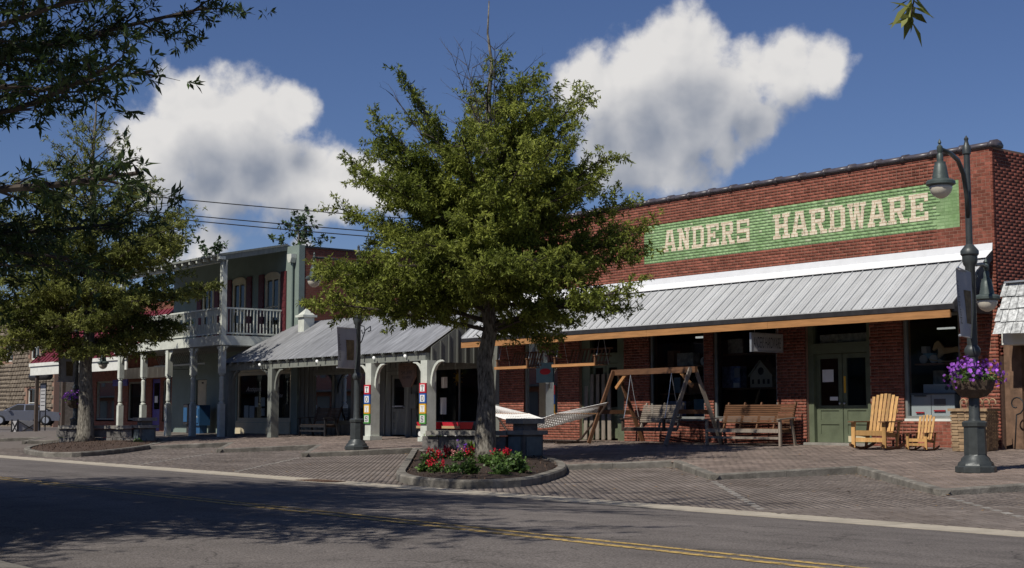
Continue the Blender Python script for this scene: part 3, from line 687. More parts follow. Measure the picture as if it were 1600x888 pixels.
# panelled doors with glass
def panel_door(parent, x0, x1, z0, z1, y, mt, split=.95, name='door', glass=True, handle='l', plate=True):
    st = .115; d = MB()
    d.box(x0, x0 + st, y, y + .05, z0, z1).box(x1 - st, x1, y, y + .05, z0, z1).box(x0 + st, x1 - st, y, y + .05, z1 - st, z1).box(x0 + st, x1 - st, y, y + .05, split - .12, split).box(x0 + st, x1 - st, y, y + .05, z0, z0 + .2)
    zm = (z0 + .2 + split - .12) / 2; d.box(x0 + st, x1 - st, y, y + .05, zm - .05, zm + .05)
    o = d.build(name, mt, parent)
    for a, b in ((z0 + .2, zm - .05), (zm + .05, split - .12)): boxpart('panel', mt, o, x0 + st, x1 - st, y + .02, y + .035, a, b)
    MB().add([(x0 + st, y + .025, split), (x1 - st, y + .025, split), (x1 - st, y + .025, z1 - st), (x0 + st, y + .025, z1 - st)], [(0, 1, 2, 3)]).build('pane', 'glass', o)
    hx = x0 + st * .5 if handle == 'l' else x1 - st * .5
    MB().lathe([(.0, -.06), (.025, -.055), (.028, -.03), (.01, -.02), (.01, 0)], (hx, y, 1.0), 10, axis='y').build('door_knob', 'aluminium', o, True)
    return o
yD = .2
d1 = panel_door(hw, -.80, -.012, .06, 2.2, yD, 'door_green', handle='r'); d2 = panel_door(hw, .012, .80, .06, 2.2, yD, 'door_green', handle='l')
boxpart('kick_plate', 'cream_trim', d2, .14, .66, yD - .004, yD, .08, .22)
boxpart('door_plate', 'toy_yellow', d2, .035, .095, yD - .004, yD, 1.25, 1.65)
boxpart('notice', 'white_card', d1, -.62, -.28, yD + .008, yD + .014, 1.52, 1.82); boxpart('notice', 'white_card', d1, -.40, -.16, yD + .008, yD + .014, 1.07, 1.16)
m = MB(); m.box(-.968, -.81, .1, .29, 0, 3.04).box(.81, .968, .1, .29, 0, 3.04).box(-.81, .81, .1, .29, 2.21, 2.46).box(-.81, .81, .1, .29, 2.93, 3.04); m.build('door_frame', 'door_green', hw)
MB().add([(-.81, .2, 2.46), (.81, .2, 2.46), (.81, .2, 2.93), (-.81, .2, 2.93)], [(0, 1, 2, 3)]).build('transom_pane', 'glass', hw)
boxpart('transom_sign', 'box_white', hw, -.75, .75, .3, .32, 2.48, 2.68)
boxpart('door_sill', 'concrete', hw, -1.0, 1.0, -.1, .3, -.1, .055)
panel_door(hw, -9.1, -8.53, .06, 2.2, yD, 'door_green', handle='r'); panel_door(hw, -8.51, -7.93, .06, 2.2, yD, 'door_green', handle='l')
m = MB(); m.box(-9.468, -9.11, .1, .29, 0, 3.0).box(-7.92, -7.552, .1, .29, 0, 3.0).box(-9.11, -7.92, .1, .29, 2.21, 2.5).box(-9.11, -7.92, .1, .29, 2.9, 3.0); m.build('door_frame', 'door_green', hw)
MB().add([(-9.11, .2, 2.5), (-7.92, .2, 2.5), (-7.92, .2, 2.9), (-9.11, .2, 2.9)], [(0, 1, 2, 3)]).build('transom_pane', 'glass', hw)
# boards leaning inside the second doorway
bl = thing('leaning_boards', 'grey boards leaning in the dim doorway behind the hammock', 'boards', (-8.6, .02, .0))
for i in range(5): MB().bar((-9.2 + i * .26, .0, .02), (-9.28 + i * .24, .14, 1.9), .14, .03, up=(0, 1, 0)).build('board', 'grey_timber', bl)
# shelves and goods in the shop windows
for (x0, x1, zz) in ((-6.45, -4.45, (1.32, 2.05)), (-4.05, -1.95, (1.43, 2.33)), (1.97, 3.38, (1.9,))):
    for z in zz: boxpart('window_shelf', 'brown_timber', hw, x0, x1, .35, .95, z - .04, z)
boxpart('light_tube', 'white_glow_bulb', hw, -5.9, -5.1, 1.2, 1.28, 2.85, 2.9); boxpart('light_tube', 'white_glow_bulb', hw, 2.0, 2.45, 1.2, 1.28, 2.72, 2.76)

# ------------------------------------------------------------------ toy shop with porch roof
ty = thing('toy_shop', 'low grey boarded toy shop under a weathered metal porch roof', 'building', (-19.6, 0, 0))
TX0, TX1 = -25.95, -13.32
TH_ = [(-24.9, -22.1, .45, 2.3), (-21.9, -20.6, .45, 2.3), (-19.85, -18.45, 0, 2.25), (-16.95, -14.1, .45, 2.3)]
tw = wall_cells(MB(), TX0, TX1, -.2, 4.2, .04, .2, TH_).build('wall', 'board_wall', ty)
def blocked(x, z0, z1, holes): return [h for h in holes if h[0] - .02 < x < h[1] + .02]
x = TX0 + .1
while x < TX1 - .03:
    hs = blocked(x, 0, 0, TH_); segs = [(-.1, 2.62)] if not hs else [(hs[0][3] + .1, 2.62)] + ([(-.1, hs[0][2] - .08)] if hs[0][2] > .2 else [])
    for a, b in segs:
        if b > a: boxpart('batten', 'board_wall', tw, x - .025, x + .025, .012, .04, a, b)
    x += .33
for h in TH_[:2] + TH_[3:]: window(ty, h[0] + .002, h[1] - .002, h[2], h[3], .05, 'porch_grey', .08, sill='porch_grey', mull=((h[0] + h[1]) / 2,) if h[1] - h[0] > 2.75 else ())
d = panel_door(ty, -19.55, -18.68, .05, 2.1, .1, 'porch_grey', split=.95, handle='r')
m = MB(); m.box(-19.848, -19.56, .05, .19, 0, 2.24).box(-18.67, -18.452, .05, .19, 0, 2.24).box(-19.56, -18.67, .05, .19, 2.11, 2.24); m.build('door_frame', 'porch_grey', ty)
boxpart('push_bar', 'aluminium', d, -19.45, -18.8, .04, .08, 1.0, 1.05)
boxpart('letter_box', 'porch_grey', ty, -18.2, -17.85, -.08, .01, .95, 1.45); boxpart('wall_lantern', 'black_iron', ty, -18.15, -17.9, -.12, .01, 1.75, 2.1)
m = MB(); m.box(TX0 + .0, TX0 + .15, .2, 9, -.2, 4.2).box(TX1 - .15, TX1, .2, 9, -.2, 4.2).box(TX0, TX1, 9, 9.2, -.2, 4.2); m.build('rear_walls', 'board_wall', ty)
m = MB(); m.box(TX0, TX1, .2, 9, 4.2, 4.3); m.build('flat_roof', 'tar', ty)
m = MB(); m.box(TX0 + .15, TX1 - .15, 2, 2.1, 0, 4.2).box(TX0 + .15, TX1 - .15, .2, 2, 2.7, 2.8).box(TX0 + .15, TX1 - .15, .2, 2, -.1, -.02); m.build('shop_interior', 'interior', ty)
boxpart('back_parapet', 'brick_dark', ty, TX0 + .2, TX1 - .2, 4.0, 4.3, 4.3, 5.6)
# porch roof of corrugated sheets; the left end is a hip
EY, EZ, RZ = -2.45, 2.70, 4.26
x = -27.75; sh = .68
while x < -13.95:
    x1 = min(x + sh - .004, -13.95); V = []; F = []; n = 13
    for i in range(n):
        xx = x + (x1 - x) * i / (n - 1); t0 = 1.0
        top = min(1.0, max(0.02, (xx + 27.75) / 1.9)); dz = .011 * math.cos(i * PI)
        V += [(xx, EY, EZ + dz), (xx, EY * (1 - top), EZ + (RZ - EZ) * top + dz)]
    for i in range(n - 1): F.append((2 * i, 2 * i + 2, 2 * i + 3, 2 * i + 1))
    MB().add(V, F).build('roof_sheet', 'old_metal_roof', ty, True); x += sh
m = MB(); m.add([(-27.75, EY, EZ - .02), (-25.85, 0, RZ - .02), (-27.75, 0, EZ - .02)], [(0, 1, 2)]); m.build('hip_end', 'old_metal_roof', ty)
boxpart('eave_beam', 'porch_grey', ty, -27.6, -14.0, EY + .12, EY + .28, EZ - .30, EZ - .06)
x = -27.4
while x < -14: MB().bar((x, -.0, RZ - .12 if x > -25.8 else 3.5), (x, EY - .02, EZ - .085), .05, .11).build('rafter', 'porch_grey', ty); x += .62
# boarded gable on the right end of the porch
gb = MB().add([(-13.98, EY + .3, EZ - .35), (-13.98, 0.03, EZ - .35), (-13.98, .03, RZ - .03), (-13.98, EY + .3, EZ + .12), (-13.94, EY + .3, EZ - .35), (-13.94, .03, EZ - .35), (-13.94, .03, RZ - .03), (-13.94, EY + .3, EZ + .12)], [(0, 1, 2, 3), (7, 6, 5, 4), (0, 3, 7, 4), (2, 6, 7, 3)]).build('gable_board', 'board_wall', ty)
for i in range(7):
    y = -.2 - i * .32; boxpart('batten', 'board_wall', gb, -13.94, -13.915, y - .025, y + .025, EZ - .35, EZ + (RZ - EZ) * (1 - y / EY) - .1)
for (px, brace) in ((-27.15, 1), (-23.76, 1), (-17.12, 1), (-13.95, 1)):
    is_white = px > -20; mt = 'porch_white' if is_white else 'porch_grey'  # right posts are white, left ones weathered grey
    y = EY + .2; g = zs(y); w = .17 if is_white else .15
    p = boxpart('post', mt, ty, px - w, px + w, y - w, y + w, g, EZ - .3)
    if is_white: boxpart('post_foot', mt, p, px - w - .06, px + w + .06, y - w - .06, y + w + .06, g, g + .13)
    for s in (-1, 1):
        if px + s * .8 > -13.5: s_end = .35
        pts = []; 
        for k in range(6):
            t = k / 5; pts.append((px + s * (w + .52 * (1 - math.cos(t * PI / 2))), EZ - 1.0 + .70 * math.sin(t * PI / 2)))
        poly = pts + [(a - s * .0, b) for a, b in []]
        out = [(a, b) for a, b in pts]; inn = [(px + s * (w + .52 * (1 - math.cos(k / 5 * PI / 2))) + s * .09 * math.sin(k / 5 * PI / 2) * 0 + (s * .075 if k < 5 else s * .10), EZ - 1.0 + .70 * math.sin(k / 5 * PI / 2) - (.05 if k else .12)) for k in range(6)]
        MB().prism(out + inn[::-1], 'y', y - .05, y + .05).build('brace', mt, p)
# toy letter blocks on the two right posts
for px in (-17.12, -13.95):
    y = EY + .2 - .17
    for k, (ch, c, ink) in enumerate((('T', 'toy_red', 'grey_ink'), ('O', 'toy_blue', 'grey_ink'), ('Y', 'toy_yellow', 'pale_yellow_ink'), ('S', 'toy_green', 'grey_ink'))):
        z = 1.40 - k * .315; o = boxpart('letter_block', c, ty, px - .17, px + .17, y - .05, y - .002, z, z + .30)
        boxpart('block_face', 'white_card', o, px - .12, px + .12, y - .056, y - .05, z + .045, z + .255)
        mb = MB(); slab(mb, ch, px - .075, z + .07, .15, .16, y - .058); mb.build('letter', ink, o)
for xx in (-24.4, -20.3, -18.6, -16.7, -14.9):
    MB().lathe([(.0, -.05), (.035, -.04), (.05, 0), (.035, .04), (.0, .05)], (xx, EY - .03, EZ - .14), 10).build('porch_bulb', 'white_glow_bulb', ty, True)
# hanging shop sign
sg = thing('hanging_shop_sign', 'brown shield shaped wooden sign reading TOY SHOPPE hung under the porch', 'sign', (-16.2, -1.5, 2.4))
sx, sy_, sz = -16.25, -1.5, 1.62
m = MB(); m.prism([(sx - .5, sz + .78), (sx - .5, sz + .35), (sx - .22, sz), (sx + .22, sz), (sx + .5, sz + .35), (sx + .5, sz + .78)], 'y', sy_, sy_ + .05); m.build('board', 'sign_wood', sg)
m = MB(); m.prism([(sx - .43, sz + .72), (sx - .43, sz + .38), (sx - .19, sz + .06), (sx + .19, sz + .06), (sx + .43, sz + .38), (sx + .43, sz + .72)], 'y', sy_ - .012, sy_ - .001); m.build('inner_board', 'sign_wood', sg)
text_mesh('TOY', .36, .11, 'grey_ink', 'lettering', sg, (sx - .18, sy_ - .014, sz + .57)); text_mesh('SHOPPE', .62, .13, 'grey_ink', 'lettering', sg, (sx - .31, sy_ - .014, sz + .41)); text_mesh('NORTHPORT', .5, .09, 'grey_ink', 'lettering', sg, (sx - .25, sy_ - .014, sz + .27))
for s in (-.35, .35): MB().tube([(sx + s, sy_ + .02, sz + .78), (sx + s, sy_ + .02, 3.2)], .008, 5).build('hook', 'black_iron', sg)
# paper notices and window toys in the toy shop
for (a, b, z0, z1, nm, mt) in ((-16.55, -16.2, 1.62, 1.98, 'paper_notice', 'white_card'), (-16.6, -16.25, .75, 1.3, 'paper_notice', 'white_card'), (-17.35, -17.1, 1.25, 1.6, 'paper_notice', 'white_card'), (-17.4, -17.15, .8, 1.05, 'paper_notice', 'white_card')):
    yy = .07 if b > -16.9 else -.005
    tag(boxpart(nm, mt, None, a, b, yy, yy + .006, z0, z1), {1.62: 'upper small paper notice inside the toy shop window', .75: 'tall paper notice low inside the toy shop window', 1.25: 'paper notice pinned beside toy shop window, the upper one', .8: 'paper notice pinned beside toy shop window, the lower one'}[z0], 'notice', 'paper notices at the toy shop')
su = thing('sun_ornament', 'yellow sun shaped ornament hanging in the toy shop window', 'ornament', (-15.9, .3, 1.9))
MB().lathe([(.0, -.02), (.14, -.02), (.14, .02), (.0, .02)], (-15.9, .3, 1.95), 14, axis='y').build('disc', 'toy_yellow', su)
for k in range(10):
    t = k * PI / 5; MB().bar((-15.9 + .16 * math.cos(t), .3, 1.95 + .16 * math.sin(t)), (-15.9 + .27 * math.cos(t), .3, 1.95 + .27 * math.sin(t)), .02, .05, up=(0, 1, 0)).build('ray', 'toy_yellow', su)

# ------------------------------------------------------------------ balcony building
bb = thing('balcony_building', 'two storey sage green building with white upper balcony and maroon shutters', 'building', (-31, 0, 0))
BX0, BX1, BT = -37.2, -26.0, 7.3
WX = [(-28.75, -27.35), (-31.55, -30.2), (-34.35, -33.1)]
BHo = [(a + .12, b - .12, 3.75, 6.2) for a, b in WX] + [(-30.95, -26.5, .5, 2.45), (-34.75, -33.75, 0, 2.25)]
bw = wall_cells(MB(), BX0, BX1, -.2, BT, .0, .25, BHo).build('wall', 'sage_wall', bb)
def brick_plain(name, parent, *b):
    return boxpart(name, 'brick_wallmap', parent, *b)
def wallmap(name, c1, c2, mo, bw_=.215, bh=.0757, axis='yz'):
    m = mat(name, c1, .9, .2, 4, 0); nt = m.node_tree; N = nt.nodes; L = nt.links; b = N['Principled BSDF']
    geo = N.new('ShaderNodeNewGeometry'); sp = N.new('ShaderNodeSeparateXYZ'); cb = N.new('ShaderNodeCombineXYZ'); L.new(geo.outputs['Position'], sp.inputs[0])
    ad = N.new('ShaderNodeMath'); ad.operation = 'ADD'; L.new(sp.outputs[0], ad.inputs[0]); L.new(sp.outputs[1], ad.inputs[1]); L.new(ad.outputs[0], cb.inputs[0]); L.new(sp.outputs[2], cb.inputs[1])
    t = N.new('ShaderNodeTexBrick'); t.inputs['Scale'].default_value = 1; t.inputs['Brick Width'].default_value = bw_; t.inputs['Row Height'].default_value = bh; t.inputs['Mortar Size'].default_value = .009
    t.inputs['Color1'].default_value = (*c1, 1); t.inputs['Color2'].default_value = (*c2, 1); t.inputs['Mortar'].default_value = (*mo, 1); L.new(cb.outputs[0], t.inputs['Vector']); L.new(t.outputs[0], b.inputs['Base Color'])
wallmap('brick_wallmap', (.17, .05, .032), (.24, .08, .05), (.17, .10, .07))
brick_plain('side_wall', bb, BX1 - .25, BX1 + .0, .25, 14, -.2, 7.2)
boxpart('side_coping', 'dark_trim', bb, BX1 - .28, BX1 + .04, .25, 14, 7.2, 7.27)
m = MB(); m.box(BX0, BX0 + .25, .25, 14, -.2, 7.2).box(BX0, BX1, 14, 14.2, -.2, 7.2); m.build('rear_walls', 'brick_wallmap', bb)
m = MB(); m.box(BX0 + .25, BX1 - .25, .3, 14, 7.0, 7.1).box(BX0 + .25, BX1 - .25, .3, 4, 3.3, 3.45); m.build('floors', 'tar', bb)
m = MB(); m.box(BX0 + .25, BX1 - .25, 2, 2.1, -.1, 7); m.build('interior_wall', 'interior', bb)
for (a, b) in WX:
    w = window(bb, a + .12, b - .12, 3.75, 6.2, -.02, 'cream_trim', .11, mull=((a + b) / 2,), trans=(5.0,), sill=None)
    m = MB(); c = (a + b) / 2; pts = [(c + (b - a) / 2 * .9 * math.cos(t), 6.2 + .2 * math.sin(t)) for t in [PI * k / 10 for k in range(11)]]; m.prism(pts, 'y', -.04, .02); m.build('arched_head', 'cream_trim', w)
    for x0 in (a - .42, b - .0):
        s = boxpart('shutter', 'maroon', bb, x0, x0 + .42, -.05, -.005, 3.72, 6.35)
        for k in range(9): boxpart('louvre', 'maroon', s, x0 + .05, x0 + .37, -.062, -.05, 3.85 + k * .27, 4.0 + k * .27)
# ground floor shop front, door and boxes
sf = window(bb, -30.95, -26.5, .5, 2.45, .03, 'cream_trim', .12, mull=(-28.4,), sill='cream_trim')
boxpart('stall_riser', 'cream_trim', bb, -30.98, -26.48, -.04, -.003, -.1, .43); boxpart('shop_lintel', 'cream_trim', bb, -31.0, -26.45, -.05, -.003, 2.46, 2.62)
for (w, a, z, ww, hh) in (('Antiques', -30.3, 1.62, 1.3, .26), ('Day', -28.1, 1.66, .55, .28), ('by Vine', -28.1, 1.36, .85, .24)):
    text_mesh(w, ww, hh, 'sign_grey', 'window_lettering', bb, (a, .072, z), shear=.4)
for k, (a, z, ww, hh) in enumerate(((-29.6, 1.05, .3, .42), (-29.1, 1.08, .35, .36), (-30.5, .62, .38, .5), (-30.05, .62, .42, .48), (-29.05, .7, .3, .3))):
    boxpart('window_poster', 'white_card', bb, a, a + ww, .10, .106, z, z + hh)
d = boxpart('door', 'cream_trim', bb, -34.73, -33.77, .06, .1, .0, 2.23)
for (za, zb) in ((.2, .95), (1.1, 2.05)): boxpart('panel', 'cream_trim', d, -34.6, -33.9, .045, .06, za, zb)
boxpart('door_number', 'grey_ink', d, -34.3, -34.15, .04, .045, 2.08, 2.14)
boxpart('red_side_door', 'maroon', bb, -31.75, -31.15, -.03, -.004, 0, 2.3)
# balcony deck, posts, rails, roof
DY = -2.72; DZ = 3.72
boxpart('balcony_deck', 'porch_grey', bb, -37.1, -27.05, DY + .03, -.005, DZ - .12, DZ)
boxpart('deck_fascia', 'porch_white', bb, -37.15, -27.0, DY - .03, DY + .029, DZ - .34, DZ + .02); boxpart('deck_side_fascia', 'porch_white', bb, -27.05, -26.99, DY + .03, -.006, DZ - .34, DZ + .02)
boxpart('deck_ceiling', 'porch_grey', bb, -37.0, -27.06, DY + .03, -.006, DZ - .38, DZ - .34)
PX = [-36.7, -34.3, -31.85, -29.6, -27.15]
for px in PX:
    y = DY + .12; g = zs(y); p = MB(); w = .11
    p.box(px - w, px + w, y - w, y + w, g, 1.15).box(px - w, px + w, y - w, y + w, 2.3, DZ - .38)
    p.lathe([(.10, 0), (.115, .05), (.07, .09), (.10, .16), (.085, .6), (.10, .99), (.07, 1.06), (.115, 1.1), (.1, 1.15)], (px, y, 1.15), 10)
    po = p.build('porch_post', 'porch_white', bb)
    for s in (-1, 1): MB().prism([(px + s * w, DZ - .39), (px + s * (w + .32), DZ - .39), (px + s * (w + .26), DZ - .47), (px + s * (w + .1), DZ - .56), (px + s * w, DZ - .78)], 'y', y - .03, y + .03).build('bracket', 'porch_white', po)
for px in (-36.7, -27.15):
    y = DY + .12; p = MB(); p.box(px - .1, px + .1, y - .1, y + .1, DZ + .021, 6.75); po = p.build('balcony_post', 'porch_white', bb)
    for s in (-1, 1): MB().prism([(px + s * .1, 6.6), (px + s * .32, 6.6), (px + s * .1, 6.25)], 'y', y - .02, y + .02).build('bracket', 'porch_white', po)
def railing(p0, p1):
    p0 = Vector(p0); p1 = Vector(p1); d = (p1 - p0); L = d.length; d /= L
    r = MB(); 
    for z, h in ((1.08, .06), (.12, .06)): r.bar(p0 + Vector((0, 0, z)), p1 + Vector((0, 0, z)), .06, h)
    ro = r.build('railing', 'porch_white', bb); n = int(L / .135)
    for i in range(n):
        p = p0 + d * (L * (i + .5) / n); q = MB(); 
        for za, zb in ((.15, 1.05),) if i % 4 in (0, 1) else ((.15, .52), (.8, 1.05)):
            MB().bar(p + Vector((0, 0, za)), p + Vector((0, 0, zb)), .055, .03, up=d).build('baluster', 'porch_white', ro)
railing((-36.6, DY + .12, DZ), (-27.25, DY + .12, DZ)); railing((-27.15, DY + .22, DZ), (-27.15, -.1, DZ))
m = MB(); m.add([(-37.4, DY - .25, 6.82), (-26.9, DY - .25, 6.82), (-26.9, .0, 7.42), (-37.4, 0, 7.42), (-37.4, DY - .25, 6.74), (-26.9, DY - .25, 6.74), (-26.9, 0, 7.34), (-37.4, 0, 7.34)], [(0, 1, 2, 3), (7, 6, 5, 4), (0, 4, 5, 1), (1, 5, 6, 2), (0, 3, 7, 4)]); m.build('porch_roof', 'porch_grey', bb)
MB().prism([(DY - .25, 6.73), (0, 7.33), (0, 7.15), (DY - .25, 6.55)], 'x', -27.0, -26.93).build('rake_board', 'porch_grey', bb)
boxpart('roof_beam', 'porch_white', bb, -37.2, -27.02, DY + .05, DY + .2, 6.56, 6.74)
for i in range(17): boxpart('rafter_tail', 'porch_white', bb, -37.2 + i * .64, -37.12 + i * .64, DY - .22, DY + .05, 6.62, 6.74)
dp = MB().tube([(-26.35, -.1, 6.7), (-26.35, -.1, 3.9)], .055, 8).build('downpipe', 'sage_wall', bb)
MB().prism([(-26.52, 6.95), (-26.18, 6.95), (-26.18, 6.8), (-26.27, 6.62), (-26.43, 6.62), (-26.52, 6.8)], 'y', -.24, -.01).build('rain_hopper', 'porch_white', dp)
boxpart('corner_return', 'sage_wall', bb, BX1 - .002, BX1 + .012, .0, .25, -.2, 7.25)
MB().bar((-35.6, -.9, 2.72), (-35.6, 0, 2.72), .02, .02).tube([(-35.6, -.02, 3.0), (-35.6, -.35, 3.05), (-35.6, -.5, 2.85), (-35.6, -.3, 2.8)], .012, 5).build('sign_bracket', 'black_iron', bb)
# short chimney-like newel on the roof corner
nw = thing('capped_newel', 'white square pillar with pointed cap beside the brick wall above the porch roof', 'pillar', (-24.6, -.45, 3.7))
m = MB(); m.box(-24.82, -24.38, -.67, -.23, 3.6, 4.38); m.build('shaft', 'porch_white', nw); m = MB(); m.box(-24.9, -24.3, -.75, -.15, 4.38, 4.46).lathe([(.34, 0), (.12, .17), (.0, .27)], (-24.6, -.45, 4.46), 4, rot=PI / 4); m.build('cap', 'porch_white', nw)
# newspaper boxes
nb = thing('newspaper_box', 'blue metal newspaper box beside the cream door', 'newspaper box', (-33.1, -.55, 0))
boxpart('cabinet', 'blue_metal', nb, -33.4, -32.75, -.8, -.3, .3, 1.15); boxpart('stand', 'blue_metal', nb, -33.3, -32.85, -.72, -.38, -.04, .3); boxpart('front_door', 'blue_metal', nb, -33.35, -32.8, -.83, -.8, .4, .98)
text_mesh('The News', .42, .12, 'white_card', 'lettering', nb, (-33.28, -.834, .62)); boxpart('coin_slot', 'aluminium', nb, -33.2, -32.95, -.82, -.8, 1.02, 1.1)
nb2 = thing('dark_newspaper_box', 'dark narrow newspaper box left of the blue one', 'newspaper box', (-34.0, -.6, 0))
boxpart('cabinet', 'dark_trim', nb2, -34.15, -33.75, -.85, -.4, .35, 1.2); boxpart('stand', 'dark_trim', nb2, -34.05, -33.85, -.75, -.5, -.04, .35); boxpart('front_door', 'blue_metal', nb2, -34.12, -33.78, -.87, -.85, .45, 1.05)

# ------------------------------------------------------------------ storefront under the balcony's far half and the red-roofed building
rr = thing('red_roof_building', 'brick shop with red metal shed roof and white fascia behind the left tree', 'building', (-43, 0, 0))
RH = [(-39.9, -39.0, 0, 2.4), (-38.7, -37.9, .5, 2.3), (-42.6, -40.6, .5, 2.3), (-46.5, -44.2, .5, 2.4)]
rw = wall_cells(MB(), -48.5, BX0 - .01, -.2, 5.9, .25, .5, RH).build('wall', 'brick_wallmap', rr)
for h in RH[1:]: window(rr, h[0] + .002, h[1] - .002, h[2], h[3], .3, 'porch_grey', .08, sill='porch_grey')
d = boxpart('door', 'purple_door', rr, -39.88, -39.02, .3, .35, 0, 2.38); boxpart('pane', 'glass', d, -39.75, -39.15, .29, .298, 1.0, 2.2); boxpart('wreath_panel', 'white_card', d, -39.6, -39.3, .27, .288, 1.3, 1.6)
boxpart('shop_lintel', 'white_paint', rr, -43, -37.25, .16, .249, 2.45, 2.95)
m = MB(); m.box(-48.5, -48.25, .5, 10, -.2, 5.9).box(-48.5, -37.2, 10, 10.2, -.2, 5.9).box(-48.2, -37.3, 2, 2.1, 0, 5).box(-48.2, -37.3, .5, 10, 5.5, 5.6); m.build('rear_walls', 'interior', rr)
boxpart('hanging_fascia', 'white_paint', rr, -49.4, -37.4, -2.06, -2.0, 2.72, 3.30); boxpart('fascia_moulding', 'white_paint', rr, -49.45, -37.38, -2.12, -2.061, 3.16, 3.32)
x = -49.4
while x < -37.5:
    t = min(1, max(.05, (x + 49.4 + .5) / 3.2)); V = [(x, -2.05, 3.33), (x + .49, -2.05, 3.33), (x + .49, -2.05 + 2.6 * t, 3.33 + 2.5 * t), (x, -2.05 + 2.6 * t, 3.33 + 2.5 * t)]
    mb = MB().add(V + [(a, b, c - .02) for a, b, c in V], [(0, 1, 2, 3), (7, 6, 5, 4), (0, 4, 5, 1), (1, 5, 6, 2), (2, 6, 7, 3), (3, 7, 4, 0)]); mb.bar((x + .015, -2.05, 3.35), (x + .015, -2.05 + 2.6 * t, 3.35 + 2.5 * t), .03, .05); mb.build('roof_panel', 'red_roof', rr); x += .5
for px in (-48.9, -45.3): boxpart('canopy_post', 'brown_frame', rr, px - .08, px + .08, -1.95, -1.79, -.07, 2.72)
boxpart('shop_sign', 'purple_door', rr, -42.9, -41.2, -.4, -.34, 2.1, 2.4)
# lattice hung under the balcony
la = thing('porch_lattice', 'white diagonal lattice screen hung under the balcony', 'lattice', (-33, -1.4, 3.0))
for k in range(22):
    for s in (-1, 1):
        x = -35.6 + k * .19; a = (x, -1.3 + s * .008, 2.86); b = (x + s * .5, -1.3 + s * .008, 3.36); MB().bar(a, b, .03, .01, up=(0, 1, 0)).build('lath', 'porch_grey', la)
boxpart('rail', 'porch_white', la, -36.2, -31.2, -1.33, -1.27, 2.8, 2.86)

# ------------------------------------------------------------------ stone building far left, parked car, planter, board
sb = thing('stone_building', 'rough tan stone block building at the far left beyond the street', 'building', (-92, 11, 0))
WXs = [(-87.2, -85.2, 5.0, 6.9), (-93, -91, 5.0, 6.9), (-87.6, -85.0, .6, 2.8)]
so_ = wall_cells(MB(), -110, -81.9, -.3, 9.5, 11.2, 11.6, WXs).build('wall', 'mortar', sb)
for h in WXs: window(sb, h[0], h[1], h[2], h[3], 11.35, 'white_paint', .1, mull=((h[0] + h[1]) / 2,), trans=((h[2] + h[3]) / 2,), sill='stone_block')
boxpart('interior_wall', 'interior', sb, -109, -82.3, 13, 13.1, 0, 9.4); boxpart('side_wall', 'stone_block', sb, -82.3, -81.9, 11.6, 22, -.3, 9.4); boxpart('roof', 'tar', sb, -110, -81.9, 11.3, 22, 9.5, 9.7)
z = -.3; k = 0; cnt = 0; V = []; F = []
sbm = []
for sx_, sz_ in ((.62, .32),):
    unit = MB().add([(-.5, 0, -.5), (.5, 0, -.5), (.5, 0, .5), (-.5, 0, .5), (-.4, -.12, -.36), (.38, -.14, -.34), (.4, -.12, .36), (-.38, -.1, .34)], [(4, 5, 6, 7), (0, 1, 5, 4), (1, 2, 6, 5), (2, 3, 7, 6), (3, 0, 4, 7)]).build('stone_block', 'stone_block'); ud = unit.data; bpy.data.objects.remove(unit)
    while z < 9.3:
        x = -99 - (sx_ / 2 if k % 2 else 0)
        while x < -81.9:
            a = x + sx_ / 2; zc = z + sz_ / 2
            if a + sx_ / 2 < -81.88 and not any(h[0] - .3 < a < h[1] + .3 and h[2] - .1 < zc < h[3] + .1 for h in WXs): sbm.append((a, zc))
            x += sx_
        z += sz_; k += 1
sbm.sort(key=lambda p: (p[1] > 7.5, -p[0]))
for (a, zc) in sbm[:300]:
    o = bpy.data.objects.new('stone_block', ud); COL.objects.link(o); o.parent = so_; o.location = (a - sb.location.x, 11.2 - sb.location.y, zc); o.scale = (sx_ - .02, random.uniform(.6, 1.1), sz_ - .02)
for (a, zc) in sbm[300:]:
    c = np.array([(-.5, 0, -.5), (.5, 0, -.5), (.5, 0, .5), (-.5, 0, .5), (-.4, -.12, -.36), (.38, -.14, -.34), (.4, -.12, .36), (-.38, -.1, .34)]) * np.array((sx_ - .02, 1, sz_ - .02)) + np.array((a, 11.2, zc))
    b0 = len(V); V += c.tolist(); F += [tuple(b0 + i for i in f) for f in ((4, 5, 6, 7), (0, 1, 5, 4), (1, 2, 6, 5), (2, 3, 7, 6), (3, 0, 4, 7))]
if V: np_mesh('stonework', V, F, 'stone_block', so_, 'stuff')
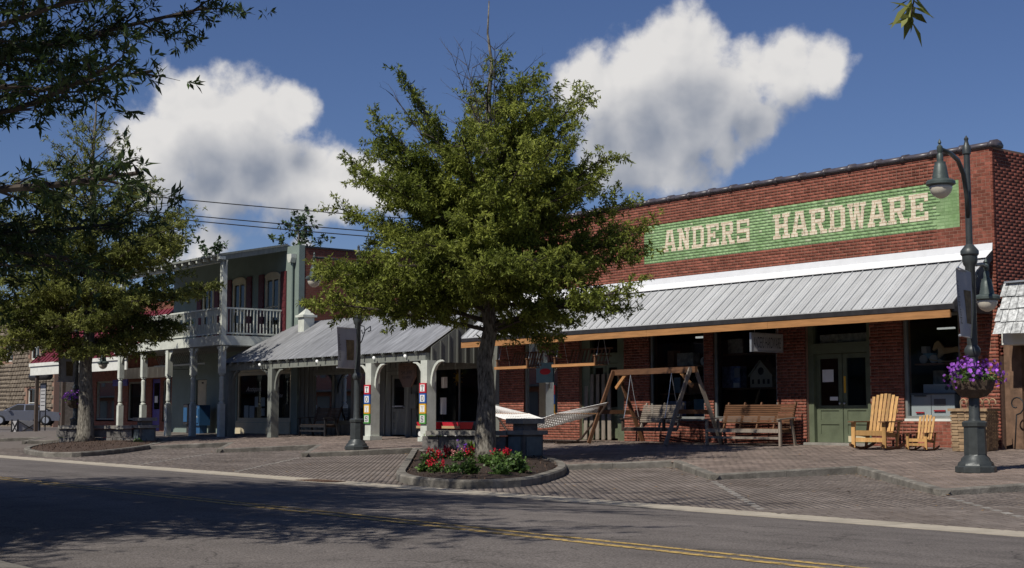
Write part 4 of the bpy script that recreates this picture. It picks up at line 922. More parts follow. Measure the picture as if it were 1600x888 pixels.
def car(loc, rz):
    c = thing('parked_car', 'silver sedan parked in front of the stone building at the far left', 'car', (0, 0, 0))
    side = [(-2.25, .28), (-2.3, .55), (-2.25, .8), (-1.75, .92), (-1.25, .97), (-.55, 1.38), (.45, 1.42), (1.2, 1.05), (1.9, .95), (2.3, .82), (2.35, .5), (2.3, .28)]
    prof = [(-2.25, .30), (-2.3, .55), (-2.25, .82), (-1.3, .95), (1.25, .95), (2.0, .86), (2.3, .7), (2.33, .45), (2.25, .30)]
    m = MB(); m.prism([(x, z) for x, z in prof], 'y', -.86, .86); bd = m.build('body', 'car_silver', c, True); bd.data.set_sharp_from_angle(angle=R(30))
    m = MB(); lo = [(-1.35, .95), (1.2, .95)]; hi = [(-.6, 1.4), (.4, 1.42)]
    V = [(-1.55, -.8, .94), (1.3, -.8, .94), (1.3, .8, .94), (-1.55, .8, .94), (-.75, -.62, 1.38), (.4, -.62, 1.40), (.4, .62, 1.40), (-.75, .62, 1.38)]
    MB().add(V, [(4, 5, 6, 7), (0, 1, 5, 4), (1, 2, 6, 5), (2, 3, 7, 6), (3, 0, 4, 7)]).build('cabin', 'car_silver', c)
    for s in (-1, 1):
        y0, y1 = s * .795, s * .65
        MB().add([(-1.3, s * .80, .99), (-.1, s * .80, .99), (-.1, s * .665, 1.33), (-.68, s * .665, 1.33)], [(0, 1, 2, 3)]).build('side_window', 'rubber', c)
        MB().add([(0., s * .80, .99), (1.1, s * .80, .99), (.42, s * .665, 1.34), (0., s * .665, 1.34)], [(0, 1, 2, 3)]).build('side_window', 'rubber', c)
        for x in (-1.42, 1.45):
            w = MB().lathe([(.2, -.1), (.33, -.1), (.34, 0), (.33, .1), (.2, .1)], (x, s * .80, .33), 18, axis='y').build('wheel', 'rubber', c, True); MB().lathe([(.0, -.005), (.21, -.005), (.2, .005), (.0, .005)], (x, s * .905, .33), 14, axis='y').build('rim', 'aluminium', w)
        boxpart('headlight', 'white_card', c, 2.2, 2.34, s * .62 - .16, s * .62 + .16, .6, .74); boxpart('tail_light', 'toy_red', c, -2.32, -2.26, s * .66 - .14, s * .66 + .14, .62, .8); boxpart('mirror', 'car_silver', c, .8, .95, s * .95 - .08, s * .95 + .08, .95, 1.06)
    MB().add([(1.28, -.7, .99), (1.28, .7, .99), (.46, .58, 1.385), (.46, -.58, 1.385)], [(0, 1, 2, 3)]).build('windscreen', 'rubber', c); MB().add([(-1.52, -.7, .98), (-1.52, .7, .98), (-.8, .58, 1.36), (-.8, -.58, 1.36)], [(0, 1, 2, 3)]).build('rear_window', 'rubber', c)
    c.location = loc; c.rotation_euler = (0, 0, rz)
car((-71.8, 5.6, .08), R(-118))
pl = thing('cross_braced_planter', 'pale box planter with crossed braces beside the information board', 'planter', (-55.9, .2, -.3))
m = MB(); m.box(-56.35, -55.45, -.5, .7, -.25, .42); m.build('box', 'sign_grey', pl)
for s in (-1, 1):
    MB().bar((-55.44, -.48, -.25 if s > 0 else .42), (-55.44, .68, .42 if s > 0 else -.25), .03, .08, up=(1, 0, 0)).build('brace', 'dark_trim', pl)
    MB().bar((-56.33, -.515, -.22 if s > 0 else .40), (-55.47, -.515, .40 if s > 0 else -.22), .03, .08, up=(0, 1, 0)).build('brace', 'dark_trim', pl)
for (a, b) in ((-56.37, -.52), (-55.45, -.52), (-56.37, .68), (-55.45, .68)): boxpart('corner_post', 'dark_trim', pl, a - .04, a + .04, b - .04, b + .04, -.33, .5)
ib = thing('information_board', 'grey information board in a black iron frame above the box planter', 'sign', (-55.6, .9, -.25))
boxpart('panel', 'sign_grey', ib, -56.0, -55.2, .87, .90, 1.0, 2.4)
for (a, b, c_, d_) in ((-56.05, -56.0, -.28, 2.5), (-55.2, -55.15, -.28, 2.5), (-56.0, -55.2, 2.4, 2.5), (-56.0, -55.2, .92, 1.0)): boxpart('frame_bar', 'black_iron', ib, a, b, .86, .91, c_, d_)
text_mesh('MENU', .5, .12, 'grey_ink', 'lettering', ib, (-55.85, .866, 2.2)) if False else None
for k in range(5): boxpart('printed_line', 'grey_ink', ib, -55.9, -55.3, .866, .869, 1.25 + k * .2, 1.29 + k * .2)
aw = thing('rolled_awning', 'black rolled awning box hanging over the information board', 'awning', (-55.3, .6, 2.85))
MB().tube([(-56.6, .6, 2.85), (-54.0, .6, 2.85)], .22, 10).build('roll', 'dark_trim', aw, True); 
for a in (-56.4, -54.2): boxpart('hanger', 'black_iron', aw, a - .02, a + .02, .58, .62, 2.9, 3.3)

# ------------------------------------------------------------------ shingled neighbour on the right
sn = thing('shingled_shop', 'shop with pale wood shingle canopy at the right edge', 'building', (8, 0, 0))
wall_cells(MB(), 4.42, 13, -.15, 3.4, .15, .35, [(5.05, 6.1, 0, 2.1), (6.6, 9.5, .5, 2.2)]).build('wall', 'rust_wood', sn)
boxpart('lintel', 'white_paint', sn, 4.75, 13, -.42, .14, 2.2, 2.44); boxpart('roof', 'tar', sn, 4.5, 13, .0, 9, 3.4, 3.52); boxpart('interior_wall', 'interior', sn, 4.5, 13, 1.5, 1.6, 0, 3.4); boxpart('left_wall', 'interior', sn, 4.45, 4.6, .35, 9, -.1, 3.4)
ca = MB().prism([(-.5, 2.44), (-.85, 2.44), (-.42, 3.5), (.0, 3.5), (.0, 2.44)], 'x', 4.95, 13).build('canopy', 'dark_trim', sn)
for r in range(4):
    x = 4.93 - random.uniform(0, .1); t0 = r / 4; t1 = (r + 1.12) / 4
    while x < 8.2:
        w = random.uniform(.13, .26); j = random.uniform(-.012, .012)
        a = Vector((0, -.88 + .44 * t0, 2.41 + 1.07 * t0 + j)); b = Vector((0, -.868 + .44 * t1, 2.41 + 1.07 * min(t1, 1.02)))
        MB().prism([(a.y - .028, a.z - .005), (b.y - .004, b.z), (b.y + .012, b.z), (a.y + .005, a.z - .005)], 'x', x, x + w - .012).build('shingle', 'shingle', ca); x += w
boxpart('canopy_cap', 'aluminium', sn, 4.9, 13, -.50, .0, 3.502, 3.54)
boxpart('door_jamb', 'rust_wood', sn, 4.62, 4.9, .05, .16, 0, 2.2)
d = MB().box(5.06, 5.2, .18, .22, 0, 2.08).box(5.95, 6.09, .18, .22, 0, 2.08).box(5.2, 5.95, .18, .22, 0, .9).box(5.2, 5.95, .18, .22, 1.95, 2.08).build('door', 'rust_wood', sn)
boxpart('pane', 'glass', d, 5.2, 5.95, .195, .2, .9, 1.95)
# wires and far trees behind the roofs come later
def wire(p0, p1, sag, label):
    p0 = Vector(p0); p1 = Vector(p1); pts = [p0.lerp(p1, t / 14) - Vector((0, 0, sag * 4 * (t / 14) * (1 - t / 14))) for t in range(15)]
    tag(MB().tube(pts, .028, 4).build('power_line', 'rubber'), label, 'power line', 'overhead wires')
wire((-57, .1, 13.7), (-40, 22.2, 11.3), .15, 'highest overhead wire crossing the sky above the balcony building')
wire((-57, .1, 12.85), (-40, 22.2, 10.4), .15, 'middle overhead wire, just under the highest one')
wire((-57, .1, 12.65), (-40, 22.2, 10.15), .22, 'lowest overhead wire above the balcony building roof')

# ------------------------------------------------------------------ unseen row across the street, put in to darken the shop windows' reflections
for k, (x0, x1, h, mt, lb) in enumerate(((-230, -38, 8.5, 'brick_wallmap', 'unseen long brick block across the street at the left, behind the viewer'), (-36, -4, 7.2, 'sage_wall', 'unseen green painted block across the street, behind the viewer'), (-2, 30, 9.0, 'brick_wallmap', 'unseen tall brick block directly behind the viewer'), (32, 70, 7.8, 'board_wall', 'unseen grey boarded block across the street at the right, behind the viewer'))):
    T_ = thing('unseen_opposite_block', lb, 'building', ((x0 + x1) / 2, -44, -.6)); boxpart('wall', mt, T_, x0, x1, -56, -44, -.9, h); boxpart('roof', 'tar', T_, x0 - .2, x1 + .2, -56.2, -43.8, h, h + .3); boxpart('awning', 'dark_trim', T_, x0 + 1, x1 - 1, -44.0, -42.2, 3.0, 3.15)
    x = x0 + 2
    while x < x1 - 4:
        w = boxpart('window', 'dark_trim', T_, x, x + 2.4, -44.0, -43.95, .2, 2.6); boxpart('window', 'dark_trim', T_, x + .5, x + 1.6, -44.0, -43.95, 4.4, 6.4); x += 4

# ------------------------------------------------------------------ trees
def norm(a): return a / np.maximum(np.linalg.norm(a, axis=-1, keepdims=True), 1e-6)
def leaves(pos, dirs, n, ln, wd, spread=1.0, rs=None, droop=.15):
    """n narrow leaves around each twig point: diamond quads"""
    rs = rs or rng; k = len(pos); P = np.repeat(pos, n, 0); D = np.repeat(norm(dirs), n, 0)
    P = P + D * rs.uniform(-.09, .03, (k * n, 1))
    rad = norm(rs.normal(size=(k * n, 3))); d = norm(D * rs.uniform(.15, .9, (k * n, 1)) + rad * spread - np.array((0, 0, droop)))
    s = norm(np.cross(d, rs.normal(size=(k * n, 3)) + np.array((0, 0, 1.2)))); L = ln * rs.uniform(.65, 1.25, (k * n, 1)); W = wd * rs.uniform(.7, 1.2, (k * n, 1))
    up = np.cross(s, d)
    V = np.stack([P, P + d * L * .5 + s * W * .5 + up * L * .04, P + d * L - up * L * .05, P + d * L * .5 - s * W * .5 + up * L * .04], 1)
    return V.reshape(-1, 3), np.arange(k * n * 4).reshape(-1, 4)
def tree(name, label, loc, H, r0, z0, env, nlat, lp, leafmat, seed, lean=(0, 0), bare=None, leaf_n=9, leaf=(.1, .026), sub=5.0, tw=4.0, elev=lambda t: R(-8 + 62 * t ** 1.3), group=None, keep=None, cat='tree', dens=None, bark='bark', trunk_from=0., dome=None, extra=()):
    rs = np.random.default_rng(seed); rd = random.Random(seed)
    T_ = thing(name, label, cat, loc, group); B0 = Vector(loc)
    tr = MB(); br = MB(); pts = []; rad = []; n = 14
    wob = [(rs.normal() * .05, rs.normal() * .05) for _ in range(n + 1)]
    for i in range(n + 1):
        t = i / n; z = H * t; f = 1.55 if i == 0 else 1.12 if i == 1 else 1
        pts.append(B0 + Vector((lean[0] * t + wob[i][0] * (i > 0) * min(1, t * 4), lean[1] * t + wob[i][1] * (i > 0) * min(1, t * 4), z))); rad.append(max(.012, r0 * (1 - t) ** .85 * f))
    pts.insert(1, pts[0].lerp(pts[1], .35)); rad.insert(1, r0 * 1.12)
    tr.tube(pts, rad, 12)
    tips = []; tdir = []; 
    def trunk_at(z):
        t = z / H; i = min(n - 1, int(t * n)); q = pts[1:] ; q = [pts[0]] + pts[2:]; return q[i].lerp(q[i + 1], t * n - i)
    for k in range(nlat + len(extra)):
        u = (k + rd.uniform(-.3, .3)) / nlat; z = z0 + (H * .985 - z0) * max(0, u) ** lp; t = (z - z0) / (H - z0)
        az = k * 2.39996 + rd.uniform(-.4, .4); L = env(t) * rd.uniform(.72, 1.08); e = elev(t) + R(rd.uniform(-9, 9))
        if k < nlat and L < .15: continue
        if dome is None and bare is not None and t > .8 and rd.random() < .55: continue
        if dome is not None:                 # aim each limb at a point on the crown's outline
            zt = dome[0][0] + (dome[-1][0] - dome[0][0]) * max(0, u) ** lp; rr_ = float(np.interp(zt, [q[0] for q in dome], [q[1] for q in dome])); t = (zt - dome[0][0]) / (dome[-1][0] - dome[0][0])
            isb = bare is not None and bare(t, rd)
            rr_ = rr_ * rd.uniform(.62, 1.08) if not isb else max(rr_, .9) * rd.uniform(.7, 1.0); e = elev(t) + R(rd.uniform(-7, 7)) + (R(22) if isb else 0); z = max(z0 + rd.uniform(0, .5), min(zt, H * .9) - rr_ * math.tan(min(e, R(60)))); L = max(.35, rr_ / math.cos(min(e, R(66))))
        if k >= nlat:
            tip = Vector(extra[k - nlat]); z = tip.z - B0.z - .7; t = .25; isb = False; v_ = tip - trunk_at(z); L = v_.length; az = math.atan2(v_.y, v_.x); e = math.asin(v_.z / L) + R(7)
        p = trunk_at(min(z, H * .99)); d = Vector((math.cos(az) * math.cos(e), math.sin(az) * math.cos(e), math.sin(e))); bp = [p.copy()]; m_ = 7
        side = d.cross(Vector((0, 0, 1))).normalized()
        for j in range(m_):
            d = (d + side * rd.uniform(-.16, .16) + Vector((0, 0, rd.uniform(-.08, .10) - .03 * (1 - t)))).normalized(); p = p + d * L / m_; bp.append(p.copy())
        rb = (.008 + .0105 * L) * (.36 if dome is not None and isb else 1); br.tube(bp, [rb * (1 - .82 * j / m_) + .002 for j in range(m_ + 1)], 5, cap=False)
        isbare = (bare is not None and bare(t, rd)) if dome is None else isb
        ns = int(L * sub * (.6 if dome is not None and isb else 1)) + 2
        for s_ in range(ns):
            q = .16 + .84 * (s_ + rd.random()) / ns; fi = q * m_; i = min(m_ - 1, int(fi)); sp = bp[i].lerp(bp[i + 1], fi - i); dd = (bp[i + 1] - bp[i]).normalized()
            sd = dd.cross(Vector((0, 0, 1))).normalized() * rd.choice((-1, 1)); v = (dd * rd.uniform(.45, 1.) + sd * rd.uniform(.4, 1.) + Vector((0, 0, rd.uniform(-.42, .42)))).normalized()
            sl_ = (.16 + .30 * (L if k < nlat else 2.6) * (1 - .55 * q)) * rd.uniform(.6, 1.2); mid = sp + v * sl_ * .5 + Vector((0, 0, rd.uniform(-.03, .05))); en = mid + (v + Vector((rd.uniform(-.2, .2), rd.uniform(-.2, .2), rd.uniform(-.25, .12)))).normalized() * sl_ * .5
            br.tube([sp, mid, en], [.0055 + .002 * L, .0045, .002], 3, cap=False)
            nt_ = max(2, int(sl_ * tw * 4))
            for w_ in range(nt_):
                a = (w_ + rd.random()) / nt_; pp = sp.lerp(mid, a * 2) if a < .5 else mid.lerp(en, a * 2 - 1)
                tv = (v + Vector((rd.gauss(0, .7), rd.gauss(0, .7), rd.gauss(.0, .5)))).normalized(); tl = rd.uniform(.07, .22); te = pp + tv * tl
                if isbare:
                    if rd.random() < .35: br.tube([pp, te], [.003, .0012], 3, cap=False)
                    continue
                if dens is not None and rd.random() > dens(t): continue
                if rd.random() < .25: br.tube([pp, te], [.003, .0015], 3, cap=False)
                tips.append(tuple(te)); tdir.append(tuple(tv))
    tips = np.array(tips); tdir = np.array(tdir)
    if keep is not None:
        k_ = keep(tips); tips = tips[k_]; tdir = tdir[k_]
    V, F = leaves(tips, tdir, leaf_n, *leaf, rs=rs)
    tr.build('trunk', bark, T_, True); br.build('branches', 'twig', T_)
    cr = np_mesh('crown', V, F, leafmat, T_); cr['kind'] = 'stuff'
    return T_
def env_c(t): return max(3.75 * (1 - t) ** .72 * (.86 + .14 * math.sin(min(1, t * 6) * PI / 2)), 1.75 if t > .6 else 0) + .2
tree('street_oak', 'tall oak with dense green crown and bare top branches in the flower bed', (-2.83, -8.45, -.30), 10.3, .215, 2.6, env_c, 100, .95, 'leaf_centre', 5, lean=(.05, .1), bare=lambda t, r: t > .72 and r.random() < .25 + (t - .72) * 1.2, leaf_n=11, leaf=(.105, .034), sub=6.4, tw=4.6, elev=lambda t: R(4 + 48 * t ** 1.1), dome=[(3.3, 2.9), (3.65, 3.55), (4.0, 3.7), (4.6, 3.6), (5.3, 3.3), (6.0, 3.05), (6.7, 2.85), (7.4, 2.5), (8.1, 1.9), (8.8, .8)])
def env_l(t): return 4.15 * (1 - t) ** .7 * (.8 + .2 * min(1, t * 5)) + .3
tree('street_oak', 'spreading oak with thin airy top in front of the balcony building', (-27.2, -7.85, -.28), 13.0, .27, 2.85, env_l, 96, 1.25, 'leaf_left', 21, leaf_n=10, leaf=(.13, .046), sub=5.4, tw=3.9, dens=lambda t: 1.0 if t < .45 else max(.22, 1.0 - (t - .45) * 2.2), elev=lambda t: R(3 + 44 * t), dome=[(3.5, 2.6), (4.2, 3.7), (5.3, 4.15), (6.5, 4.1), (7.6, 3.8), (8.8, 3.4), (9.9, 2.5), (11.0, 1.6), (12.3, .5)])
# the tree on the near side of the street: its outer boughs reach into the view, its crown shades the road
def env_n(t): return 5.9 * (1 - t) ** .5 * (.75 + .25 * min(1, t * 4)) + .3
tree('near_oak', 'dark leafy oak boughs reaching in at the upper left from a near tree', (5.4, -26.1, -.35), 11.6, .26, 2.4, env_n, 150, 1.2, 'leaf_near', 33, extra=[(11.68, -22.17, 3.04), (11.35, -22.16, 3.39), (10.95, -22.45, 4.11), (11.54, -23.18, 3.16), (11.36, -23.48, 3.61), (10.9, -23.3, 2.75), (11.65, -23.66, 2.93), (11.3, -23.0, 3.35), (11.5, -23.5, 3.3)], leaf_n=11, leaf=(.11, .029), sub=5.0, tw=2.4, elev=lambda t: R(3 + 34 * t), dome=[(2.3, 5.1), (3.1, 5.4), (3.8, 5.0), (4.6, 3.9), (5.4, 4.2), (6.3, 6.6), (7.4, 7.5), (8.6, 7.0), (9.8, 5.2), (10.8, 2.5), (11.6, .8)])
# a twig of broad leaves hanging into the upper right corner from a tree beside the camera
def corner_tree():
    T_ = thing('overhanging_tree', 'broad leafy twig hanging into the upper right corner', 'tree', (19.8, -22.2, -.35)); b = MB(); B0 = Vector((20.9, -20.6, -.35))
    T_.location = B0
    b.tube([B0, B0 + Vector((.05, .0, 1.5)), B0 + Vector((0, .1, 3.2)), B0 + Vector((-.1, .1, 5))], [.16, .13, .1, .05], 10); b.build('trunk', 'bark', T_, True)
    b = MB(); tw_ = [B0 + Vector((-.1, .1, 4.3)), Vector((19.6, -20.9, 4.1)), Vector((18.5, -21.3, 3.5)), Vector((17.99, -21.47, 2.92)), Vector((17.93, -21.49, 2.66))]; b.tube(tw_, [.04, .025, .012, .006, .003], 6); b.build('branches', 'twig', T_)
    rs = np.random.default_rng(4); pos = [tw_[4], tw_[4] + Vector((.0, .0, .05)), tw_[4] + Vector((.01, 0, .1)), tw_[4] + Vector((.02, .0, .15)), tw_[3], tw_[3] + Vector((.05, 0, .1)), tw_[3] + Vector((.12, .02, .2))]
    dirs = [Vector((0, 0, -1))] * len(pos)
    V, F = leaves(np.array([tuple(p) for p in pos]), np.array([tuple(d) for d in dirs]), 7, .14, .042, .9, rs, 0)
    np_mesh('crown', V, F, 'leaf_left', T_)
    P = []; 
    for k in range(60): P.append(B0 + Vector((rs.normal() * .8 + .4, rs.normal() * .8 + .4, 4.9 + rs.normal() * .5)))
    V, F = leaves(np.array([tuple(p) for p in P]), rs.normal(size=(60, 3)), 12, .12, .04, 1, rs); np_mesh('upper_crown', V, F, 'leaf_left', T_)
corner_tree()
def env_f(t): return 2.6 * (1 - t) ** .5 * (.6 + .4 * min(1, t * 3)) + .3
tree('far_tree', 'round green treetop showing above the balcony building roof', (-52.2, 14.8, 0), 12.6, .3, 6.5, lambda t: 2.9 * (1 - t) ** .5 + .3, 30, 1, 'leaf_far', 8, leaf_n=5, leaf=(.3, .15), sub=2.6, tw=1.0)
tree('far_tree', 'leafy treetop behind the balcony roof beside the left oak', (-56.5, 8.2, 0), 12.4, .3, 6.0, lambda t: 3.4 * (1 - t) ** .6 + .3, 30, 1, 'leaf_far', 9, leaf_n=5, leaf=(.3, .14), sub=2.4, tw=1.0, elev=lambda t: R(20 + 55 * t))
tree('far_tree', 'dark tree standing behind the stone building at the far left', (-95, 30, 0), 16, .4, 5, lambda t: 5 * (1 - t) ** .5 + .4, 30, 1, 'leaf_far', 10, leaf_n=5, leaf=(.45, .25), sub=1.6, tw=.7)

# ------------------------------------------------------------------ flower beds
def bed(outline, name, label, soil_h, host_loc):
    T_ = thing(name, label, 'flower bed', host_loc); P = [Vector((x, y, 0)) for x, y in outline]; n = len(P); c = sum(P, Vector()) / n
    inner = []
    for i in range(n):
        d = (P[(i + 1) % n] - P[i - 1]).normalized(); nr = Vector((-d.y, d.x, 0))
        if nr.dot(c - P[i]) < 0 and not inpoly([P[i].x + nr.x * .2], [P[i].y + nr.y * .2], outline)[0]: nr = -nr
        elif not inpoly([P[i].x + nr.x * .2], [P[i].y + nr.y * .2], outline)[0]: nr = -nr
        inner.append(P[i] + nr * .17)
    top = lambda p: max(zp(p.y), zs(p.y) - .13) + .145
    V = []; F = []
    for i in range(n):
        a, b = P[i], inner[i]; o = a.lerp(b, .14); z = top(a); V += [(a.x, a.y, z - .3), (a.x, a.y, z - .03), (o.x, o.y, z), (b.x, b.y, z), (b.x, b.y, z - .2)]
    for i in range(n):
        j = (i + 1) % n
        for k in range(4): F.append((i * 5 + k, j * 5 + k, j * 5 + k + 1, i * 5 + k + 1))
    MB().add(V, F).build('bed_kerb', 'kerb_concrete', T_)
    # soil dome as a fine grid clipped to the inner outline
    ip = [(p.x, p.y) for p in inner]; xs = np.arange(min(p[0] for p in ip), max(p[0] for p in ip), .16); ys = np.arange(min(p[1] for p in ip), max(p[1] for p in ip), .16)
    segs = np.array(ip)
    def dist(X, Y):
        D = np.full(X.shape, 9.)
        for i in range(n):
            a = segs[i]; b = segs[(i + 1) % n]; ab = b - a; t = np.clip(((X - a[0]) * ab[0] + (Y - a[1]) * ab[1]) / (ab @ ab + 1e-9), 0, 1); D = np.minimum(D, np.hypot(X - a[0] - t * ab[0], Y - a[1] - t * ab[1]))
        return D
    X, Y = np.meshgrid(xs, ys); D = dist(X, Y); I = inpoly(X, Y, ip); D = np.where(I, D, -D)
    Zt = np.maximum(-.244 + .0187 * Y, .035 * np.minimum(Y, 0) - .13) + .145
    Zs = Zt - .045 + soil_h * (1 - np.exp(-np.maximum(D, 0) / .55)) + rng.uniform(-.012, .012, X.shape) - (D < -.02) * .2
    V = np.stack([X, Y, Zs], 2).reshape(-1, 3); nx = len(xs); F = []
    for j in range(len(ys) - 1):
        for i in range(nx - 1):
            if (D[j:j + 2, i:i + 2] > -.1).any(): F.append((j * nx + i, j * nx + i + 1, (j + 1) * nx + i + 1, (j + 1) * nx + i))
    np_mesh('soil', V, F, 'mulch', T_)
    k = 5200; px = rng.uniform(xs[0], xs[-1], k); py = rng.uniform(ys[0], ys[-1], k); ok = inpoly(px, py, ip); px, py = px[ok], py[ok]
    def soil_z(x, y):
        d = dist(np.array([x]), np.array([y]))[0]; return float(max(-.244 + .0187 * y, .035 * min(y, 0) - .13) + .10 + soil_h * (1 - math.exp(-d / .55)))
    dz = dist(px, py); pz = np.maximum(-.244 + .0187 * py, .035 * np.minimum(py, 0) - .13) + .10 + soil_h * (1 - np.exp(-dz / .55)) + .008
    Vc, Fc = leaves(np.stack([px, py, pz], 1), np.tile((0, 0, .2), (len(px), 1)), 1, .07, .024, 1.0, droop=0); o = np_mesh('mulch_chips', Vc, Fc, 'mulch', T_); o['kind'] = 'stuff'
    return T_, soil_z
bed1, sz1 = bed(BED, 'flower_bed', 'kerbed flower bed of dark mulch round the middle tree', .10, (1, -11, -.48))
bed2, sz2 = bed(BED2, 'flower_bed', 'shaded kerbed tree bed at the left in front of the balcony building', .10, (-20, -11, -.46))
def plant(name, label, x, y, z, kind, s=1., seed=0):
    rs = np.random.default_rng(seed); T_ = thing(name, label, 'plant' if kind not in ('flower',) else 'flower', (x, y, z), 'plants in the flower beds')
    if kind == 'spiky':
        V = []; F = []
        for k in range(70):
            a = rs.uniform(0, 2 * PI); h = rs.uniform(.22, .42) * s; o = rs.uniform(.08, .3) * s; w = .012; d = np.array((math.cos(a), math.sin(a), 0)); sd = np.array((-d[1], d[0], 0)) * w; b = np.array((x, y, z)) + d * rs.uniform(0, .06)
            p = [b, b + d * o * .45 + np.array((0, 0, h * .8)), b + d * o + np.array((0, 0, h * rs.uniform(.55, 1.0)))]; i = len(V)
            V += [p[0] - sd, p[0] + sd, p[1] + sd, p[1] - sd, p[2] + sd * .2, p[2] - sd * .2]; F += [(i, i + 1, i + 2, i + 3), (i + 3, i + 2, i + 4, i + 5)]
        np_mesh('blades', V, F, 'leaf_lime', T_)
        return T_
    n = int(60 * s) if kind != 'shrub' else int(150 * s); q = rs.normal(size=(n, 3)); q = norm(q) * rs.uniform(.4, 1, (n, 1)); q[:, 2] = np.abs(q[:, 2])
    sz = np.array((.24, .24, .30)) * s if kind == 'flower' else np.array((.34, .34, .46)) * s if kind == 'shrub' else np.array((.2, .2, .16)) * s
    P = np.array((x, y, z)) + q * sz; V, F = leaves(P, q, 6, .075 * (1 if s < 1.2 else 1.1), .05, .9, rs); np_mesh('foliage', V, F, 'leaf_bed', T_)
    st = MB()
    for k in range(6): st.tube([(x, y, z - .02), tuple(P[k])], .006, 3, cap=False)
    st.build('stems', 'leaf_bed', T_)
    if kind == 'flower':
        nb = 3; Pb = []
        for k in range(nb):
            c = np.array((x, y, z)) + np.array((rs.normal() * .13 * s, rs.normal() * .13 * s, rs.uniform(.2, .33) * s)); Pb.append(c + rs.normal(size=(16, 3)) * .034)
        Pb = np.concatenate(Pb); V, F = leaves(Pb, np.tile((0, 0, 1.), (len(Pb), 1)), 3, .045, .04, 1, rs, 0); np_mesh('blossoms', V, F, 'petal_pink' if seed % 4 == 1 else 'petal_red', T_)
    if kind == 'violet':
        Pb = np.array((x, y, z + .18)) + rs.normal(size=(20, 3)) * .07; V, F = leaves(Pb, np.tile((0, 0, 1.), (20, 1)), 3, .05, .05, 1, rs, 0); np_mesh('blossoms', V, F, 'petal_violet', T_)
    return T_
def unproj(px, py, z):
    d = CV + (px - 800) / 2222 * CR + (444 - py) / 2222 * CU; t = (z - CAMP[2]) / d[2]; p = CAMP + t * d; return float(p[0]), float(p[1])
PLANTS = [(672, 722, 'flower', .85, 'red geranium at the left end of the flower bed'), (679, 738, 'flower', .62, 'low dark red flower at the front left of the flower bed'), (703, 716, 'flower', .8, 'red geranium between the lime grass and the tree'), (716, 720, 'flower', .75, 'pink geranium just left of the tree trunk'),
          (735, 716, 'flower', .62, 'small red geranium touching the left of the trunk'), (781, 722, 'flower', .85, 'red geranium just right of the tree trunk'), (791, 718, 'flower', .62, 'red geranium beside the stone pier'), (664, 737, 'shrub', .42, 'green seedling clump under the left geraniums'),
          (725, 716, 'violet', 1.1, 'small purple flowered plant beside the trunk'), (735, 742, 'shrub', .55, 'leafy green clump in front of the trunk'), (712, 738, 'low', 1., 'low green plant near the middle of the mulch'), (808, 738, 'shrub', .82, 'largest leafy green shrub at the right of the flower bed'), (775, 729, 'low', 1.1, 'low green plant right of the trunk foot'), (783, 741, 'low', 1., 'low green plant at the front right of the mulch'), (758, 724, 'low', 1., 'low green plant at the trunk foot'),
          (669, 700, 'spiky', 1.3, 'lime green grassy clump at the foot of the toy shop post'), (692, 706, 'spiky', 1.25, 'lime green grassy clump right of the post one'), (740, 712, 'spiky', 1.0, 'yellow green grassy clump behind the trunk')]
for i, (px, py, kd, s, lb) in enumerate(PLANTS):
    z = -.27 if py < 730 else -.30
    for _ in range(4):
        x, y = unproj(px, py, z)
        if not inpoly([x], [y], BED)[0]: break
        z = sz1(x, y)
    nm = {'flower': 'geranium', 'shrub': 'green_shrub', 'spiky': 'grass_clump', 'violet': 'violet_plant', 'low': 'low_plant'}[kd]
    plant(nm, lb, x, y, z, kd, s, 50 + i)
for i, (px, py, kd, s, lb) in enumerate([(95, 690, 'spiky', 1.0, 'pale grassy clump left of the left oak'), (165, 690, 'flower', .8, 'dim red flower beside the left stone planter'), (185, 692, 'low', 1.2, 'low plant before the left stone planter'), (215, 694, 'low', 1.2, 'low plant at the right end of the left bed')]):
    x, y = unproj(px, py, -.27); plant({'flower': 'geranium', 'spiky': 'grass_clump', 'low': 'low_plant'}[kd], lb, x, y, -.29, kd, s, 90 + i)
# low stone seat walls with capped piers
def stone_seat(name, label, pier, a, hgt, extra):
    T_ = thing(name, label, 'stone wall', (pier[0], pier[1], -.25)); px, py = pier
    MB().box(px - .29, px + .29, py - .29, py + .29, -.4, .27).build('pier', 'stone', T_); boxpart('pier_panel', 'slate_panel', T_, px - .22, px + .22, py - .32, py - .291, -.2, .22); boxpart('pier_side_panel', 'slate_panel', T_, px + .291, px + .32, py - .22, py + .22, -.2, .22)
    boxpart('pier_shelf', 'concrete', T_, px - .37, px + .37, py - .37, py + .37, .271, .37); boxpart('upper_pier', 'stone', T_, px - .2, px + .2, py - .2, py + .2, .371, .52); boxpart('pier_cap', 'concrete', T_, px - .32, px + .32, py - .32, py + .32, .521, .64)
    d = (Vector((*a, 0)) - Vector((px, py, 0))).normalized(); n = int((Vector((*a, 0)) - Vector((px, py, 0))).length / .42); zr_ = 0
    for r in range(2):
        for k in range(n):
            p = Vector((px, py, 0)) + d * (.33 + k * .42 + (.1 if r else 0)); q = p + d * .405; z = -.38 + r * .31
            MB().bar((p.x, p.y, z + .15), (q.x, q.y, z + .15), .30 + random.uniform(-.02, .02), .295).build('wall_stone', 'stone', T_)
    p = Vector((px, py, 0)) + d * .38; q = Vector((*a, 0)); MB().bar((p.x, p.y, .30), (q.x, q.y, .30), .46, .11).build('wall_cap', 'concrete', T_)
    return T_
stone_seat('stone_seat_wall', 'low stone seat wall with capped pier behind the middle tree', (-3.55, -6.75), (-5.6, -8.0), .4, 0)
stone_seat('stone_seat_wall', 'dark low stone seat wall with capped pier beside the left oak', (-26.1, -6.1), (-28.6, -8.2), .4, 0)

